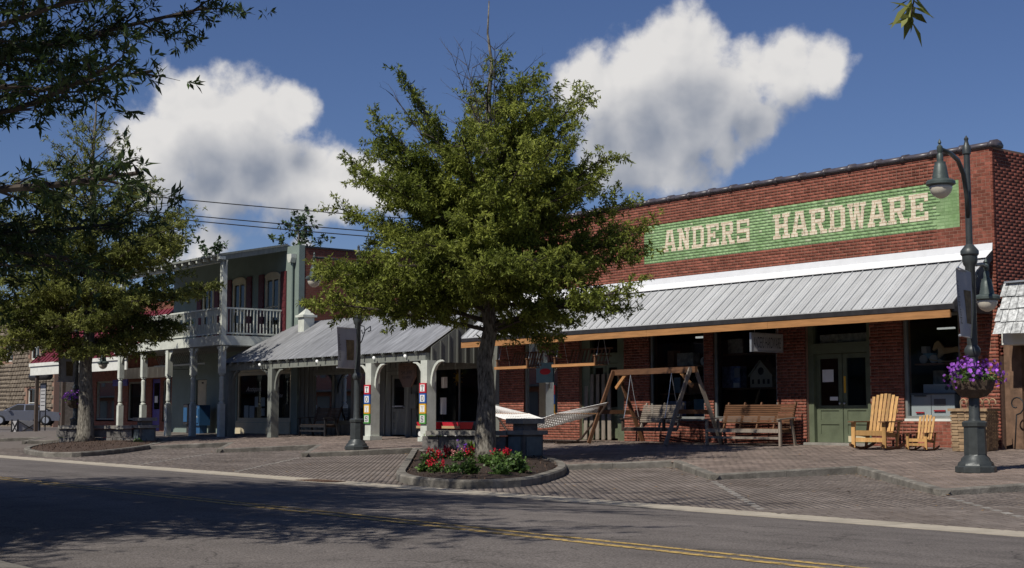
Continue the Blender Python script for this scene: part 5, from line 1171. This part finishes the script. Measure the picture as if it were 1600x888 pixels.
# ------------------------------------------------------------------ street lamps
def luminaire(parent, x, z, name):
    """hangs from a hub at height z: hub, neck, bell shade and glass bowl"""
    o = MB().lathe([(.0, .16), (.015, .13), (.03, .09), (.012, .07), (.045, .03), (.045, -.03), (.03, -.07), (.05, -.10), (.05, -.20), (.085, -.215), (.085, -.25), (.095, -.27), (.115, -.40), (.13, -.48), (.20, -.50), (.225, -.53), (.225, -.57), (.185, -.59)], (x, 0, z), 20).build(name, 'iron_green', parent, 'auto')
    MB().lathe([(.175, -.59), (.175, -.63), (.15, -.70), (.10, -.755), (.04, -.785), (.0, -.79)], (x, 0, z), 20).build('glass_bowl', 'lamp_globe', o, True)
    return o
def basket(parent, cx, z, seed):
    rs = np.random.default_rng(seed); b = MB(); prof = [(.08, -.30), (.2, -.27), (.30, -.16), (.345, 0)]; n = 22
    for (r, zz) in prof:
        for k in range(n):
            t = 2 * PI * k / n; rr = r * (1 + (.05 if k % 2 else -.04)); b.v.append((cx + rr * math.cos(t), rr * math.sin(t), z + zz))
    for i in range(3):
        for k in range(n): b.f.append((i * n + k, i * n + (k + 1) % n, (i + 1) * n + (k + 1) % n, (i + 1) * n + k)); b.m.append(0)
    b.f.append(tuple(range(n))[::-1]); b.m.append(0); b.f.append(tuple(range(3 * n, 4 * n))); b.m.append(0)
    o = b.build('flower_basket', 'coco_basket', parent)
    k = 260; q = norm(rs.normal(size=(k, 3))) * rs.uniform(.55, 1, (k, 1)); q[:, 2] = np.abs(q[:, 2]) * .62 - .08; P = np.array((cx, 0, z + .02)) + q * np.array((.46, .46, .46))
    V, F = leaves(P, q, 3, .06, .03, 1, rs); np_mesh('petunia_leaves', V, F, 'leaf_bed', o)
    # trailing petunias: five petalled discs
    k = 330; q = norm(rs.normal(size=(k, 3))); q[:, 2] = np.where(rs.random(k) < .8, np.abs(q[:, 2]) * .8, -np.abs(q[:, 2]) * .65); az_ = np.arctan2(q[:, 1], q[:, 0]); lob = 1 + .2 * np.sin(3 * az_ + seed) + .1 * np.sin(7 * az_); P = np.array((cx, 0, z + .05)) + q * np.array((.43, .43, .36)) * (rs.uniform(.8, 1.12, k) * lob)[:, None]
    sel = (np.sin(5 * az_ + 2 * seed) + 2.2 * q[:, 2] + rs.normal(size=k) * .6) > -.55; P = P[sel]; q = q[sel]
    V = []; F = []
    for c, nn in zip(P, q):
        nn = norm(nn + rs.normal(size=3) * .5); a = norm(np.cross(nn, rs.normal(size=3))); bb_ = np.cross(nn, a); r = rs.uniform(.026, .04); i = len(V)
        V.append(c); 
        for j in range(10): V.append(c + (a * math.cos(j * PI / 5) + bb_ * math.sin(j * PI / 5)) * r * (1 if j % 2 == 0 else .72) + nn * .012)
        for j in range(0, 10, 2): F.append((i, i + 1 + (j + 9) % 10, i + 1 + j, i + 1 + (j + 1) % 10))
    np_mesh('petunias', V, F, 'petal_purple', o, 'stuff')
    return o
def lamp(label, loc, rz, has_basket=True, lower=True, seed=1):
    T_ = thing('street_lamp', label, 'street lamp', (0, 0, 0), 'street lamps along the kerb')
    sq = lambda prof, nm: MB().lathe([(r * 1.13, z) for r, z in prof], (0, 0, 0), 8, rot=PI / 8).build(nm, 'iron', T_, 'auto')
    sq([(.30, 0), (.30, .09), (.265, .11), (.25, .16), (.215, .19), (.205, .23), (.165, .27), (.16, .3)], 'base'); sq([(.165, .3), (.16, .74), (.18, .76), (.185, .82), (.15, .85)], 'pedestal')
    MB().lathe([(.105, .85), (.09, .9), (.088, 1.9), (.12, 1.94), (.135, 2.0), (.12, 2.06), (.085, 2.1), (.082, 3.42), (.11, 3.46), (.125, 3.52), (.125, 3.6), (.15, 3.63), (.15, 3.69), (.11, 3.74), (.06, 3.8)], (0, 0, 0), 14).build('post', 'iron', T_, 'auto')
    MB().lathe([(.057, 3.8), (.052, 5.32), (.07, 5.34), (.07, 5.46), (.045, 5.5), (.03, 5.56), (.04, 5.6), (.0, 5.66)], (0, 0, 0), 12).build('upper_post', 'iron', T_, 'auto')
    UL = 2.0; a = [(.03, 0, 4.25), (.10, 0, 4.62), (.3, 0, 4.95), (.7, 0, 5.12), (1.3, 0, 5.15), (UL, 0, 5.10)]; MB().tube(a, [.035, .04, .042, .04, .036, .034], 8).build('upper_arm', 'iron', T_, True)
    luminaire(T_, UL, 5.10, 'upper_lantern')
    if lower:
        LL = -1.35; MB().tube([(-.08, 0, 3.52), (-.5, 0, 3.5), (-1.0, 0, 3.56), (LL, 0, 3.54)], .03, 8).build('lower_arm', 'iron', T_, True); luminaire(T_, LL, 3.54, 'lower_lantern')
    MB().tube([(-.06, 0, 2.85), (-.2, 0, 3.0), (-.36, 0, 3.3), (-.6, 0, 3.42), (-.62, 0, 3.3), (-.5, 0, 3.27)], .016, 6).tube([(-.1, 0, 3.42), (-.3, 0, 3.4), (-.34, 0, 3.25), (-.22, 0, 3.2), (-.18, 0, 3.3)], .013, 6).build('scroll_bracket', 'iron', T_, True)
    # banner on two short rods
    for z in (3.32, 2.22): MB().tube([(.06, 0, z), (.93, 0, z)], .012, 6).lathe([(.0, -.025), (.025, 0), (.0, .025)], (.94, 0, z), 8, axis='x').build('banner_rod', 'aluminium', T_)
    V = []; F = []; nx, nz = 8, 12
    for j in range(nz + 1):
        for i in range(nx + 1):
            u, v = i / nx, j / nz; V.append((.12 + .79 * u - .05 * u * math.sin(v * PI), .045 * math.sin(u * 3 + v * 2.2), 2.22 + 1.10 * v))
    for j in range(nz):
        for i in range(nx): F.append((j * (nx + 1) + i, j * (nx + 1) + i + 1, (j + 1) * (nx + 1) + i + 1, (j + 1) * (nx + 1) + i))
    bn = MB().add(V, F).build('banner', 'banner_cloth', T_, True)
    for s in (-1, 1):
        yo = s * .006; f = lambda u, v: (.12 + .79 * u - .05 * u * math.sin(v * PI), .045 * math.sin(u * 3 + v * 2.2) + yo, 2.22 + 1.10 * v)
        PV = [f(.15 + .42 * i / 4, .2 + .5 * j / 6) for j in range(7) for i in range(5)]; MB().add(PV, [(j * 5 + i, j * 5 + i + 1, j * 5 + i + 6, j * 5 + i + 5) for j in range(6) for i in range(4)]).build('banner_picture', 'banner_print', bn, True)
        t = text_mesh('Northport', .72, .1, 'banner_ink', 'banner_lettering', bn, (.12 + .79 * (.80 if s > 0 else .68), 0, 2.42 if True else 0), xdir=(0, 0, 1), zdir=(-1 * s * -1 if s > 0 else 1, 0, 0))
        for v in t.data.vertices:
            u_ = (v.co.x - .12) / .79; w_ = (v.co.z - 2.22) / 1.1; v.co.y = .045 * math.sin(u_ * 3 + w_ * 2.2) + yo * 1.4
    if has_basket: basket(T_, .0, 1.52, seed)
    T_.location = loc; T_.rotation_euler = (0, 0, rz); return T_
LR = math.atan2(-.92, .38)
lamp('nearest tall iron street lamp with purple petunia basket at the right', (8.16, -6.55, zs(-6.55)), LR, True, True, 3)
lamp('iron street lamp with hanging banner in front of the toy shop', (-11.41, -6.39, zs(-6.39)), LR, False, False, 4)
lamp('iron street lamp with petunia basket half hidden by the left oak trunk', (-30.9, -6.8, zs(-6.8)), LR, True, True, 5)

# ------------------------------------------------------------------ shop goods on the sidewalk
def rocker(label, loc, rz, s, nsl, half_w=.33):
    T_ = thing('rocking_chair', label, 'rocking chair', (0, 0, 0), 'wooden rocking chairs by the shop window'); hw_ = half_w
    # local: faces -y
    tilt = R(17)
    for k in range(nsl):
        x = -hw_ + .05 + (2 * hw_ - .1) * k / (nsl - 1); w = (2 * hw_) / nsl * .74; c = abs(x) / hw_; top = .88 - .10 * c * c
        b = Vector((x * .96, .22, .40)); t = Vector((x * 1.02, .22 + math.sin(tilt) * top, .40 + math.cos(tilt) * top)); MB().bar(b, t, w, .022, up=(0, -1, .3)).build('back_slat', 'yellow_timber', T_)
    for z in (.46, .85): MB().bar((-hw_, .235 + (z - .4) * .3 + .02, z), (hw_, .235 + (z - .4) * .3 + .02, z), .03, .07).build('back_rail', 'yellow_timber', T_)
    for k in range(7):
        y = -.32 + k * .085; z = .42 - .045 * math.sin((k / 6) * PI) - .03 * k / 6; boxpart('seat_slat', 'yellow_timber', T_, -hw_, hw_, y, y + .07, z - .022, z)
    boxpart('front_apron', 'yellow_timber', T_, -hw_ - .0, hw_ + .0, -.345, -.322, .31, .41); boxpart('front_stretcher', 'yellow_timber', T_, -hw_, hw_, -.345, -.322, .17, .26)
    for sx in (-1, 1):
        X = sx * (hw_ + .045)
        boxpart('front_leg', 'yellow_timber', T_, X - .045, X + .045, -.37, -.33, .045, .60); MB().bar((X, .20, .06), (X, .34, .62), .04, .07).build('back_leg', 'yellow_timber', T_); MB().bar((X - sx * .03, -.33, .36), (X - sx * .03, .3, .30), .03, .09).build('side_rail', 'yellow_timber', T_)
        MB().prism([(-.46, .60), (.38, .60), (.38, .625), (-.46, .625)], 'x', X - .075, X + .075).build('arm', 'brown_timber', T_)
        MB().prism([(-.36, .6), (-.20, .6), (-.24, .5), (-.36, .44)], 'x', X + sx * .0 - .015 + sx * .03, X + .015 + sx * .03).build('arm_bracket', 'brown_timber', T_)
        pts = []; 
        for k in range(11): y = -.52 + 1.14 * k / 10; pts.append((y, .0 + .11 * ((y + .0) / .58) ** 2))
        MB().prism(pts + [(a, b + .055) for a, b in pts[::-1]], 'x', X - .02, X + .02).build('rocker', 'brown_timber', T_)
    T_.location = loc; T_.rotation_euler = (0, 0, rz); T_.scale = (s, s, s); return T_
rk = rocker('large yellow wooden rocking chair with seven back slats beside the green doors', (2.08, -1.25, zs(-1.25)), R(9), 1.0, 7)
boxpart('price_tag', 'white_card', rk, .26, .31, .36, .366, .98, 1.04) if False else None
rocker("small child's yellow wooden rocking chair beside the large one", (3.30, -1.30, zs(-1.3)), R(8), .62, 5, .30)

def slat_bench(name, label, loc, rz, W, mt, nsl=9, swing=False, leg_mt=None):
    T_ = thing(name, label, 'swing seat' if swing else 'bench', (0, 0, 0)); leg_mt = leg_mt or mt; sz = .42
    for k in range(nsl):
        z = sz + .15 + k * .052; y = .22 + (z - sz) * .32; MB().bar((-W / 2, y, z), (W / 2, y, z), .02, .04).build('back_slat', mt, T_)
    for k in range(6): y = -.28 + k * .085; boxpart('seat_slat', mt, T_, -W / 2, W / 2, y, y + .07, sz - .025 - .02 * math.sin(k / 5 * PI), sz - .02 * math.sin(k / 5 * PI))
    n = 5 if W > 1.8 else 3
    for k in range(n):
        x = -W / 2 + .05 + (W - .1) * k / (n - 1); MB().bar((x, .245, sz - .06), (x, .28 + .64 * .32, sz + .64), .04, .05).build('back_stile', mt, T_); boxpart('seat_bearer', mt, T_, x - .02, x + .02, -.28, .24, sz - .10, sz - .03)
    boxpart('front_rail', leg_mt, T_, -W / 2 - .03, W / 2 + .03, -.31, -.285, sz - .10, sz - .01)
    for s in (-1, 1):
        X = s * (W / 2 + .05); MB().bar((X, -.34, sz + .22), (X, .30, sz + .26), .09, .028).build('arm', leg_mt, T_); boxpart('arm_post', leg_mt, T_, X - .03, X + .03, -.30, -.24, (0 if not swing else sz - .1), sz + .205)
        if not swing: MB().bar((X, .3, .0), (X, .14, sz + .22), .05, .06).build('back_leg', leg_mt, T_)
    if not swing: boxpart('stretcher', leg_mt, T_, -W / 2 - .02, W / 2 + .02, -.29, -.24, .16, .22)
    if swing:
        for s in (-1, 1):
            for y in (-.25, .28): MB().tube([(s * .86, y, .62), (s * .86, y * .4, 1.25), (s * .86, 0, 1.82)], .009, 5).build('chain', 'aluminium', T_)
    T_.location = loc; T_.rotation_euler = (0, 0, rz); return T_
slat_bench('wooden_bench', 'brown slatted wooden bench against the brick under the shop window', (-2.12, -.78, zs(-.78)), R(2), 2.25, 'brown_timber', 9, leg_mt='grey_timber')
sw_ = slat_bench('hanging_bench', 'slatted wooden swing seat hanging in the A-frame', (-5.25, -1.15, -.02), R(-5), 1.62, 'grey_timber', 9, True, 'dark_timber')
af = thing('timber_a_frame', 'wooden A-frame that carries the swing seat before the shop windows', 'swing frame', (0, 0, 0))
for s in (-1, 1):
    X = s * 1.62
    for y in (-.92, .92): MB().bar((X, y, -.03 if y < 0 else .0), (X, y * .08, 1.92), .10, .05, up=(1, 0, 0)).build('leg', 'grey_timber' if s > 0 else 'brown_timber', af)
    boxpart('cross_tie', 'brown_timber', af, X - .075, X - .03, -.55, .55, .75, .86)
    MB().bar((X - s * .02, 0, 1.45), (X - s * .48, 0, 1.83), .05, .09).build('knee_brace', 'fresh_timber', af)
boxpart('top_beam', 'brown_timber', af, -1.75, 1.75, -.045, .045, 1.80, 1.95)
af.location = (-5.2, -1.12, 0); af.rotation_euler = (0, 0, R(-5))
# porch swings hung from the awning
def porch_swing(label, x0, x1):
    T_ = thing('porch_swing', label, 'porch swing', ((x0 + x1) / 2, -.95, 2.1), 'porch swings hung under the awning'); z = 2.10
    boxpart('front_board', 'fresh_timber', T_, x0, x1, -1.27, -1.235, z - .02, z + .06)
    for k in range(4): boxpart('seat_slat', 'brown_timber', T_, x0 + .03, x1 - .03, -1.2 + k * .12, -1.1 + k * .12, z, z + .02)
    n = 11
    for k in range(n): x = x0 + .12 + (x1 - x0 - .24) * k / (n - 1); MB().bar((x, -.72, z + .04), (x, -.58, z + .48), .055, .018, up=(0, 1, 0)).build('back_slat', 'brown_timber', T_)
    for zz, yy in ((.07, -.7), (.46, -.565)): boxpart('back_rail', 'brown_timber', T_, x0 + .04, x1 - .04, yy, yy + .025, z + zz, z + zz + .05)
    for x in (x0 + .06, x1 - .06):
        boxpart('arm', 'brown_timber', T_, x - .04, x + .04, -1.24, -.62, z + .25, z + .275); boxpart('arm_post', 'brown_timber', T_, x - .025, x + .025, -1.22, -1.17, z + .06, z + .25)
        for y in (-1.2, -.7): MB().tube([(x, y, z + .02), (x, -.95, 3.15)], .007, 4).build('chain', 'aluminium', T_)
porch_swing('left porch swing hanging under the awning before the narrow window', -11.9, -10.35); porch_swing('right porch swing hanging under the awning before the dim doorway', -9.2, -7.35)
# rope hammock on its stand
def hammock():
    T_ = thing('rope_hammock', 'white rope hammock slung on a dark arc stand', 'hammock', (-9.1, -1.6, -.05)); A = Vector((-11.75, -1.55, 1.04)); Bq = Vector((-6.5, -1.55, 1.06)); y0 = -1.6
    xl, xr = -10.75, -7.75; nw_ = 17; nl = 34; hwd = .72
    def P(u, v):
        x = xl + (xr - xl) * u; sag = .40 * math.sin(u * PI) + .0; edge = .16 * (2 * v - 1) ** 2; return Vector((x, y0 - hwd + 2 * hwd * v, .76 - sag * (1 - .45 * abs(2 * v - 1)) - .0))
    net = MB()
    for s in (0, 1):
        for k in range(nw_ + 1):
            pts = []
            for i in range(nl + 1):
                v = k / nw_ + (.5 / nw_) * ((i + s) % 2 - .5) * 1.7; pts.append(P(i / nl, min(1, max(0, v))))
            net.tube(pts, .017, 3, cap=False)
    net.build('net', 'rope_white', T_)
    f = MB()
    for k in range(nw_ + 1):
        f.tube([P(0, k / nw_), A], .008, 3, cap=False)
    f.build('end_ropes', 'rope_white', T_); f = MB()
    for k in range(nw_ + 1): f.tube([P(1, k / nw_), Bq], .008, 3, cap=False)
    f.build('end_ropes', 'rope_white', T_)
    for u in (0, 1): MB().tube([P(u, -.03), P(u, 1.03)], .02, 6).build('spreader_bar', 'fresh_timber', T_)
    st = MB()
    for s, E in ((-1, A), (1, Bq)): st.tube([E, E + Vector((-s * .35, 0, -.35)), E + Vector((-s * 1.1, 0, -.98)), E + Vector((-s * 1.3, 0, -1.05))], .03, 6)
    st.tube([(-10.45, y0, .0), (-7.8, y0, .0)], .03, 6)
    st.build('stand', 'dark_timber', T_)
    for x in (-10.3, -7.9): boxpart('foot', 'dark_timber', T_, x - .04, x + .04, y0 - .6, y0 + .6, -.06, .0)
hammock()
# woven hamper with iron hooks
def hamper():
    T_ = thing('woven_hamper', 'large square woven splint hamper behind the near lamp', 'basket', (0, 0, 0)); hw_ = .36; H = .86
    for r in range(14):
        z = .03 + r * .059
        for side in range(4):
            for k in range(5):
                out = .012 if (k + r) % 2 else .0; a = -hw_ + k * 2 * hw_ / 5; b = a + 2 * hw_ / 5; y = -hw_ - out; t = 1 + .06 * z
                m = MB().box(a, b, y, y + .012, z, z + .05); M4 = Matrix.Rotation(side * PI / 2, 4, 'Z') @ Matrix.Scale(t, 4); m.build('splint', 'wicker', T_, xf=M4)
    for side in range(4):
        for k in range(5): 
            a = -hw_ + (k + .5) * 2 * hw_ / 5; m = MB().box(a - .05, a + .05, -hw_ - .004, -hw_ + .003, 0, H); m.build('stave', 'wicker', T_, xf=Matrix.Rotation(side * PI / 2, 4, 'Z'))
        m = MB().box(-hw_ - .05, hw_ + .05, -hw_ - .06, -hw_ - .02, H - .03, H + .03); m.build('rim', 'wicker', T_, xf=Matrix.Rotation(side * PI / 2, 4, 'Z'))
    boxpart('hamper_floor', 'wicker', T_, -hw_, hw_, -hw_, hw_, .0, .02)
    T_.location = (4.42, -1.0, zs(-1.)); T_.rotation_euler = (0, 0, R(14)); return T_
hamper()
hk = [(-.30, 'leftmost'), (-.14, 'second from left'), (.06, 'middle'), (.22, 'second from right'), (.36, 'rightmost')]
for i, (dx, w) in enumerate(hk):
    T_ = thing('garden_hook', f'{w} of the curled tan hooks standing in the woven hamper', 'hook', (4.42 + dx * .9, -1.0 + dx * .25, .3), 'hooks in the hamper'); x, y = T_.location.x, T_.location.y; pts = [(x, y, .1), (x, y, .9)]
    for k in range(9): a = PI - k * PI * 1.25 / 8; pts.append((x + .075 + .075 * math.cos(a), y - .02, .98 + .075 * math.sin(a)))
    MB().tube(pts, .013, 6).build('rod', 'wicker', T_, True)
for (x, y, sg_, lb) in ((5.0, -.45, 1, 'black wrought iron scroll leaning by the brown door jamb'), (5.35, -.35, -1, 'small black wrought iron scroll beside the brown door')):
    T_ = thing('iron_scroll', lb, 'ironwork', (x, y, 0), 'wrought iron scrolls'); pts = [(x, y, 0), (x, y + .1, .7)]
    for k in range(14): a = k * .5; r = .22 * (1 - k / 18); pts.append((x + sg_ * (r * math.sin(a)), y + .1, .72 + .22 - r * math.cos(a)))
    MB().tube(pts, .016, 6).build('scroll', 'black_iron', T_, True)
# hanging sign at right angles to the shop
hs = thing('hanging_store_sign', 'grey rectangular sign reading ANDERS HARDWARE hung across under the awning', 'sign', (-1.62, -.7, 2.5)); X = -1.62
boxpart('board', 'sign_grey', hs, X - .02, X + .02, -1.22, -.12, 2.29, 2.70)
for (a, b, c, d) in ((-1.25, -1.2201, 2.26, 2.73), (-.1199, -.09, 2.26, 2.73), (-1.22, -.12, 2.7001, 2.73), (-1.22, -.12, 2.26, 2.2899)): boxpart('sign_frame', 'aluminium', hs, X - .03, X + .03, a, b, c, d)
text_mesh('ANDERS HARDWARE', .98, .27, 'grey_ink', 'lettering', hs, (X + .0225, -1.16, 2.36), xdir=(0, 1, 0))
for y in (-1.1, -.25): MB().tube([(X, y, 2.73), (X, y, 3.4)], .006, 4).build('chain', 'aluminium', hs)
# goods in the windows
def goods():
    T_ = thing('rocking_horse', 'pale wooden rocking horse on the shelf of the right window', 'rocking horse', (2.75, .6, 1.9)); x, y, z = 2.72, .6, 1.92
    poly = [(-.42, .30), (-.36, .44), (-.27, .50), (-.20, .44), (-.12, .34), (.10, .32), (.22, .35), (.33, .30), (.42, .10), (.38, .08), (.27, .22), (.12, .22), (-.05, .2), (-.15, .18), (-.32, .02), (-.36, .02), (-.26, .22), (-.27, .34), (-.38, .27)]
    MB().prism([(x + a, z + b) for a, b in poly], 'y', y - .03, y + .03).build('body', 'horse_wood', T_)
    pts = [(x - .45 + .09 * k, z + .0 + .06 * ((k - 5) / 5) ** 2) for k in range(11)]
    for s in (-.1, .1): MB().prism(pts + [(a, b + .03) for a, b in pts[::-1]], 'y', y + s - .012, y + s + .012).build('runner', 'horse_wood', T_)
    boxpart('crossbar', 'horse_wood', T_, x - .36, x - .30, y - .1, y + .1, z + .03, z + .06); boxpart('crossbar', 'horse_wood', T_, x + .34, x + .40, y - .1, y + .1, z + .05, z + .08); boxpart('saddle', 'brown_timber', T_, x - .1, x + .12, y - .035, y + .035, z + .32, z + .345)
    T_ = thing('toy_tractor', 'small toy tractor with pale wheels on the shelf left of the rocking horse', 'toy', (2.2, .6, 1.9)); x, y = 2.12, .6
    boxpart('body', 'sign_blue', T_, x - .05, x + .22, y - .07, y + .07, 2.02, 2.14); boxpart('cab', 'sign_grey', T_, x - .08, x + .06, y - .08, y + .08, 2.14, 2.30)
    for (dx, r) in ((-.02, .1), (.26, .1), (.42, .045)): MB().lathe([(.0, -.02), (r, -.02), (r, .02), (.0, .02)], (x + dx, y - .09, 1.9 + r), 14, axis='y').build('wheel', 'sign_grey', T_)
    T_ = thing('toy_kitchen', 'grey plastic toy kitchen with red handles in the right window', 'toy kitchen', (2.6, .45, .7)); a, b = 2.0, 3.15
    boxpart('cabinet', 'plastic_grey', T_, a, b, .15, .57, .70, 1.18); boxpart('counter', 'plastic_dark', T_, a - .02, b + .02, .13, .59, 1.18, 1.22); boxpart('stove_back', 'plastic_grey', T_, a + .12, b - .15, .45, .57, 1.22, 1.42); boxpart('oven_door', 'plastic_dark', T_, a + .62, a + .92, .135, .149, .94, 1.08)
    for (p, q, z, mt) in ((a + .1, a + .42, 1.1, 'plastic_dark'), (a + .14, a + .36, .72, 'toy_red'), (a + .62, a + .92, .76, 'toy_red')): boxpart('handle', mt, T_, p, q, .115, .135, z + .04, z + .07)
    boxpart('door_gap', 'plastic_dark', T_, a + .53, a + .545, .144, .15, .71, 1.17)
    for k in range(2): MB().lathe([(.0, 0), (.05, 0), (.05, .02), (.0, .02)], (a + .75 + k * .14, .44, 1.33), 10, axis='y').build('knob', 'plastic_dark', T_)
    tag(boxpart('packing_carton', 'box_white', None, 2.0, 2.3, 1.0, 1.4, 1.3, 1.75), 'pale carton stacked behind the toy kitchen', 'carton')
    T_ = thing('doll_house', 'cream gabled doll house on the shelf of the middle window', 'doll house', (-2.85, .55, 1.45)); a, b = -3.25, -2.5; y = .5
    MB().prism([(a, 1.43), (b, 1.43), (b, 1.75), ((a + b) / 2, 2.1), (a, 1.75)], 'y', y, y + .28).build('walls', 'doll_cream', T_)
    for s, e in ((a - .04, (a + b) / 2), (b + .04, (a + b) / 2)): MB().bar((s, y + .13, 1.72), (e, y + .13, 2.13), .34, .025).build('roof', 'doll_cream', T_)
    for (wx, wz) in ((a + .1, 1.58), (a + .3, 1.58), (b - .28, 1.58), (b - .12, 1.58)): boxpart('window', 'dark_trim', T_, wx - .035, wx + .035, y - .006, y - .001, wz - .06, wz + .06)
    MB().lathe([(.0, -.006), (.1, -.006), (.1, -.001), (.0, -.001)], ((a + b) / 2, y, 1.85), 14, axis='y').build('round_window', 'dark_trim', T_)
    T_ = thing('blue_toy_box', 'large blue printed toy box on the shelf left of the doll house', 'box', (-3.9, .6, 1.45)); boxpart('carton', 'box_blue', T_, -4.2, -3.55, .45, .7, 1.435, 2.0); boxpart('price_card', 'white_card', T_, -3.78, -3.58, .435, .449, 1.44, 1.56); boxpart('side_print', 'sign_grey', T_, -3.75, -3.56, .442, .449, 1.7, 1.95)
    tag(boxpart('framed_print', 'box_white', None, -4.02, -3.5, .5, .54, 2.335, 2.72), 'pale framed print on the top shelf above the blue box', 'picture')
    for (a, b, z0, z1, y, mt, lb) in ((-6.3, -6.05, 2.06, 2.5, .5, 'box_brown', 'narrow brown carton on the top shelf of the left display window'), (-5.98, -5.35, 2.06, 2.42, .55, 'box_white', 'pale boxed toy on the top shelf of the left display window'), (-6.1, -5.85, 1.33, 1.75, .55, 'sign_blue', 'blue grey box on the lower shelf of the left display window'), (-5.6, -5.0, 1.33, 1.6, .6, 'box_brown', 'long brown box on the lower shelf of the left display window'), (-6.35, -5.6, .7, 1.1, .5, 'box_blue', 'blue bundle at the foot of the left display window'), (-5.3, -4.9, .7, 1.15, .5, 'sign_blue', 'pale blue carton at the foot of the left display window'), (-4.9, -4.55, .7, 1.2, .55, 'box_white', 'white carton at the right foot of the left display window')):
        tag(boxpart('shop_carton', mt, None, a, b, y, y + .25, z0, z1), lb, 'box', 'goods in the shop windows')
    ck = thing('shelf_clock', 'small round white clock on the top shelf of the left display window', 'clock', (-5.0, .6, 2.05)); MB().lathe([(.0, -.03), (.11, -.03), (.11, .03), (.0, .03)], (-5.0, .6, 2.17), 16, axis='y').build('dial', 'white_card', ck); boxpart('hand', 'grey_ink', ck, -5.01, -4.99, .565, .569, 2.15, 2.25)
    T_ = thing('hanging_blue_poster', 'pale blue poster with red oval hanging in the narrow window', 'poster', (-11.2, .08, 1.7)); boxpart('sheet', 'sign_blue', T_, -11.55, -10.75, .075, .082, 1.70, 2.30)
    MB().lathe([(.0, -.004), (.26, -.004), (.26, 0), (.0, 0)], (0, .0, 0), 20, axis='y').build('oval', 'toy_red', T_, xf=Matrix.Translation((-11.12, .073, 2.03)) @ Matrix.Diagonal((1, 1, .36, 1)))
    T_ = thing('pink_toy', 'bright pink toy ball in the foot of the narrow window', 'toy', (-11.5, .4, .7)); MB().lathe([(.06, -.19), (.15, -.13), (.2, 0), (.15, .13), (.06, .19)], (-11.55, .45, .88), 14).build('ball', 'pink_plastic', T_, True)
    T_ = thing('green_toy', 'lime green watering toy in the foot of the narrow window', 'toy', (-11.05, .4, .7)); MB().lathe([(.1, 0), (.13, .2), (.06, .32), (.09, .42)], (-11.05, .45, .7), 12).build('body', 'lime_plastic', T_, True); MB().tube([(-10.95, .45, .8), (-10.78, .45, 1.05)], .025, 6).build('spout', 'lime_plastic', T_)
    for i, (x, y, lb) in enumerate(((-15.9, -.75, 'red toy wagon with white wheels left of the tree trunk under the porch'), (-14.75, -.55, 'red toy wagon just behind the first one under the porch'))):
        T_ = thing('toy_wagon', lb, 'wagon', (x, y, 0), 'red toy wagons'); m = MB(); V = [(x - .45, y - .22, .28), (x + .45, y - .22, .28), (x + .45, y + .22, .28), (x - .45, y + .22, .28), (x - .5, y - .26, .5), (x + .5, y - .26, .5), (x + .5, y + .26, .5), (x - .5, y + .26, .5)]
        m.add(V, [(0, 3, 2, 1), (0, 1, 5, 4), (1, 2, 6, 5), (2, 3, 7, 6), (3, 0, 4, 7)]).build('tray', 'toy_red', T_); boxpart('side_rail', 'horse_wood', T_, x - .48, x + .48, y - .285, y - .265, .30, .38)
        for dx in (-.3, .3):
            for s in (-1, 1):
                w = MB().lathe([(.05, -.03), (.13, -.03), (.13, .03), (.05, .03)], (x + dx, y + s * .24, .12), 16, axis='y').build('wheel', 'rubber', T_); MB().lathe([(.0, -.034), (.085, -.034), (.085, .034), (.0, .034)], (x + dx, y + s * .24, .12), 12, axis='y').build('hub', 'white_card', w)
        MB().tube([(x - .45, y, .25), (x - .75, y, .3), (x - .85, y, .75)], .014, 6).build('handle', 'rubber', T_)
goods()
# park bench with iron arms under the toy shop porch
pb = slat_bench('park_bench', 'dark slatted park bench with iron arms under the toy shop porch', (-22.9, -.85, -.03), R(0), 1.7, 'dark_timber', 9, leg_mt='black_iron')
# the fluorescent tubes in the shop are switched on
nt = MATS['white_glow_bulb'].node_tree; nt.nodes['Principled BSDF'].inputs['Emission Color'].default_value = (1, 1, .95, 1); nt.nodes['Principled BSDF'].inputs['Emission Strength'].default_value = .5

# dry leaves drifted along the kerbs and scattered over the bays
pts = []
for (a, b) in zip(EDGE[2:18], EDGE[3:19]):
    a = np.array(a); b = np.array(b)
    for k in range(int(np.linalg.norm(b - a) * 9)):
        t = rng.random() ** (1.6 if a[1] > b[1] else .6); p = a + (b - a) * t + np.array((rng.normal() * .1, -abs(rng.normal()) * .14 - .06))
        if not inpoly([p[0]], [p[1]], SW)[0] and not inpoly([p[0]], [p[1]], BED)[0]: pts.append((p[0], p[1], zp(p[1]) + .012))
for k in range(260):
    x = rng.uniform(-14, 13); y = rng.uniform(-13.2, -9.5)
    if not inpoly([x], [y], SW)[0] and not inpoly([x], [y], BED)[0]: pts.append((x, y, zp(y) + .012))
for k in range(220):
    x = rng.uniform(-14, 13); y = rng.uniform(-6, -.5); pts.append((x, y, zs(y) + .008))
V, F = leaves(np.array(pts), np.tile((0, 0, .05), (len(pts), 1)), 1, .07, .028, 1.0, droop=0); V[:, 2] = np.repeat(np.array(pts)[:, 2], 4) + rng.uniform(0, .012, len(V))
mat('dry_leaf', (.20, .12, .05), .8, .3, 8, island=.6)
tag(np_mesh('leaf_litter', V, F, 'dry_leaf', None, 'stuff'), 'dry brown leaves drifted along the kerbs and paving', 'leaves')
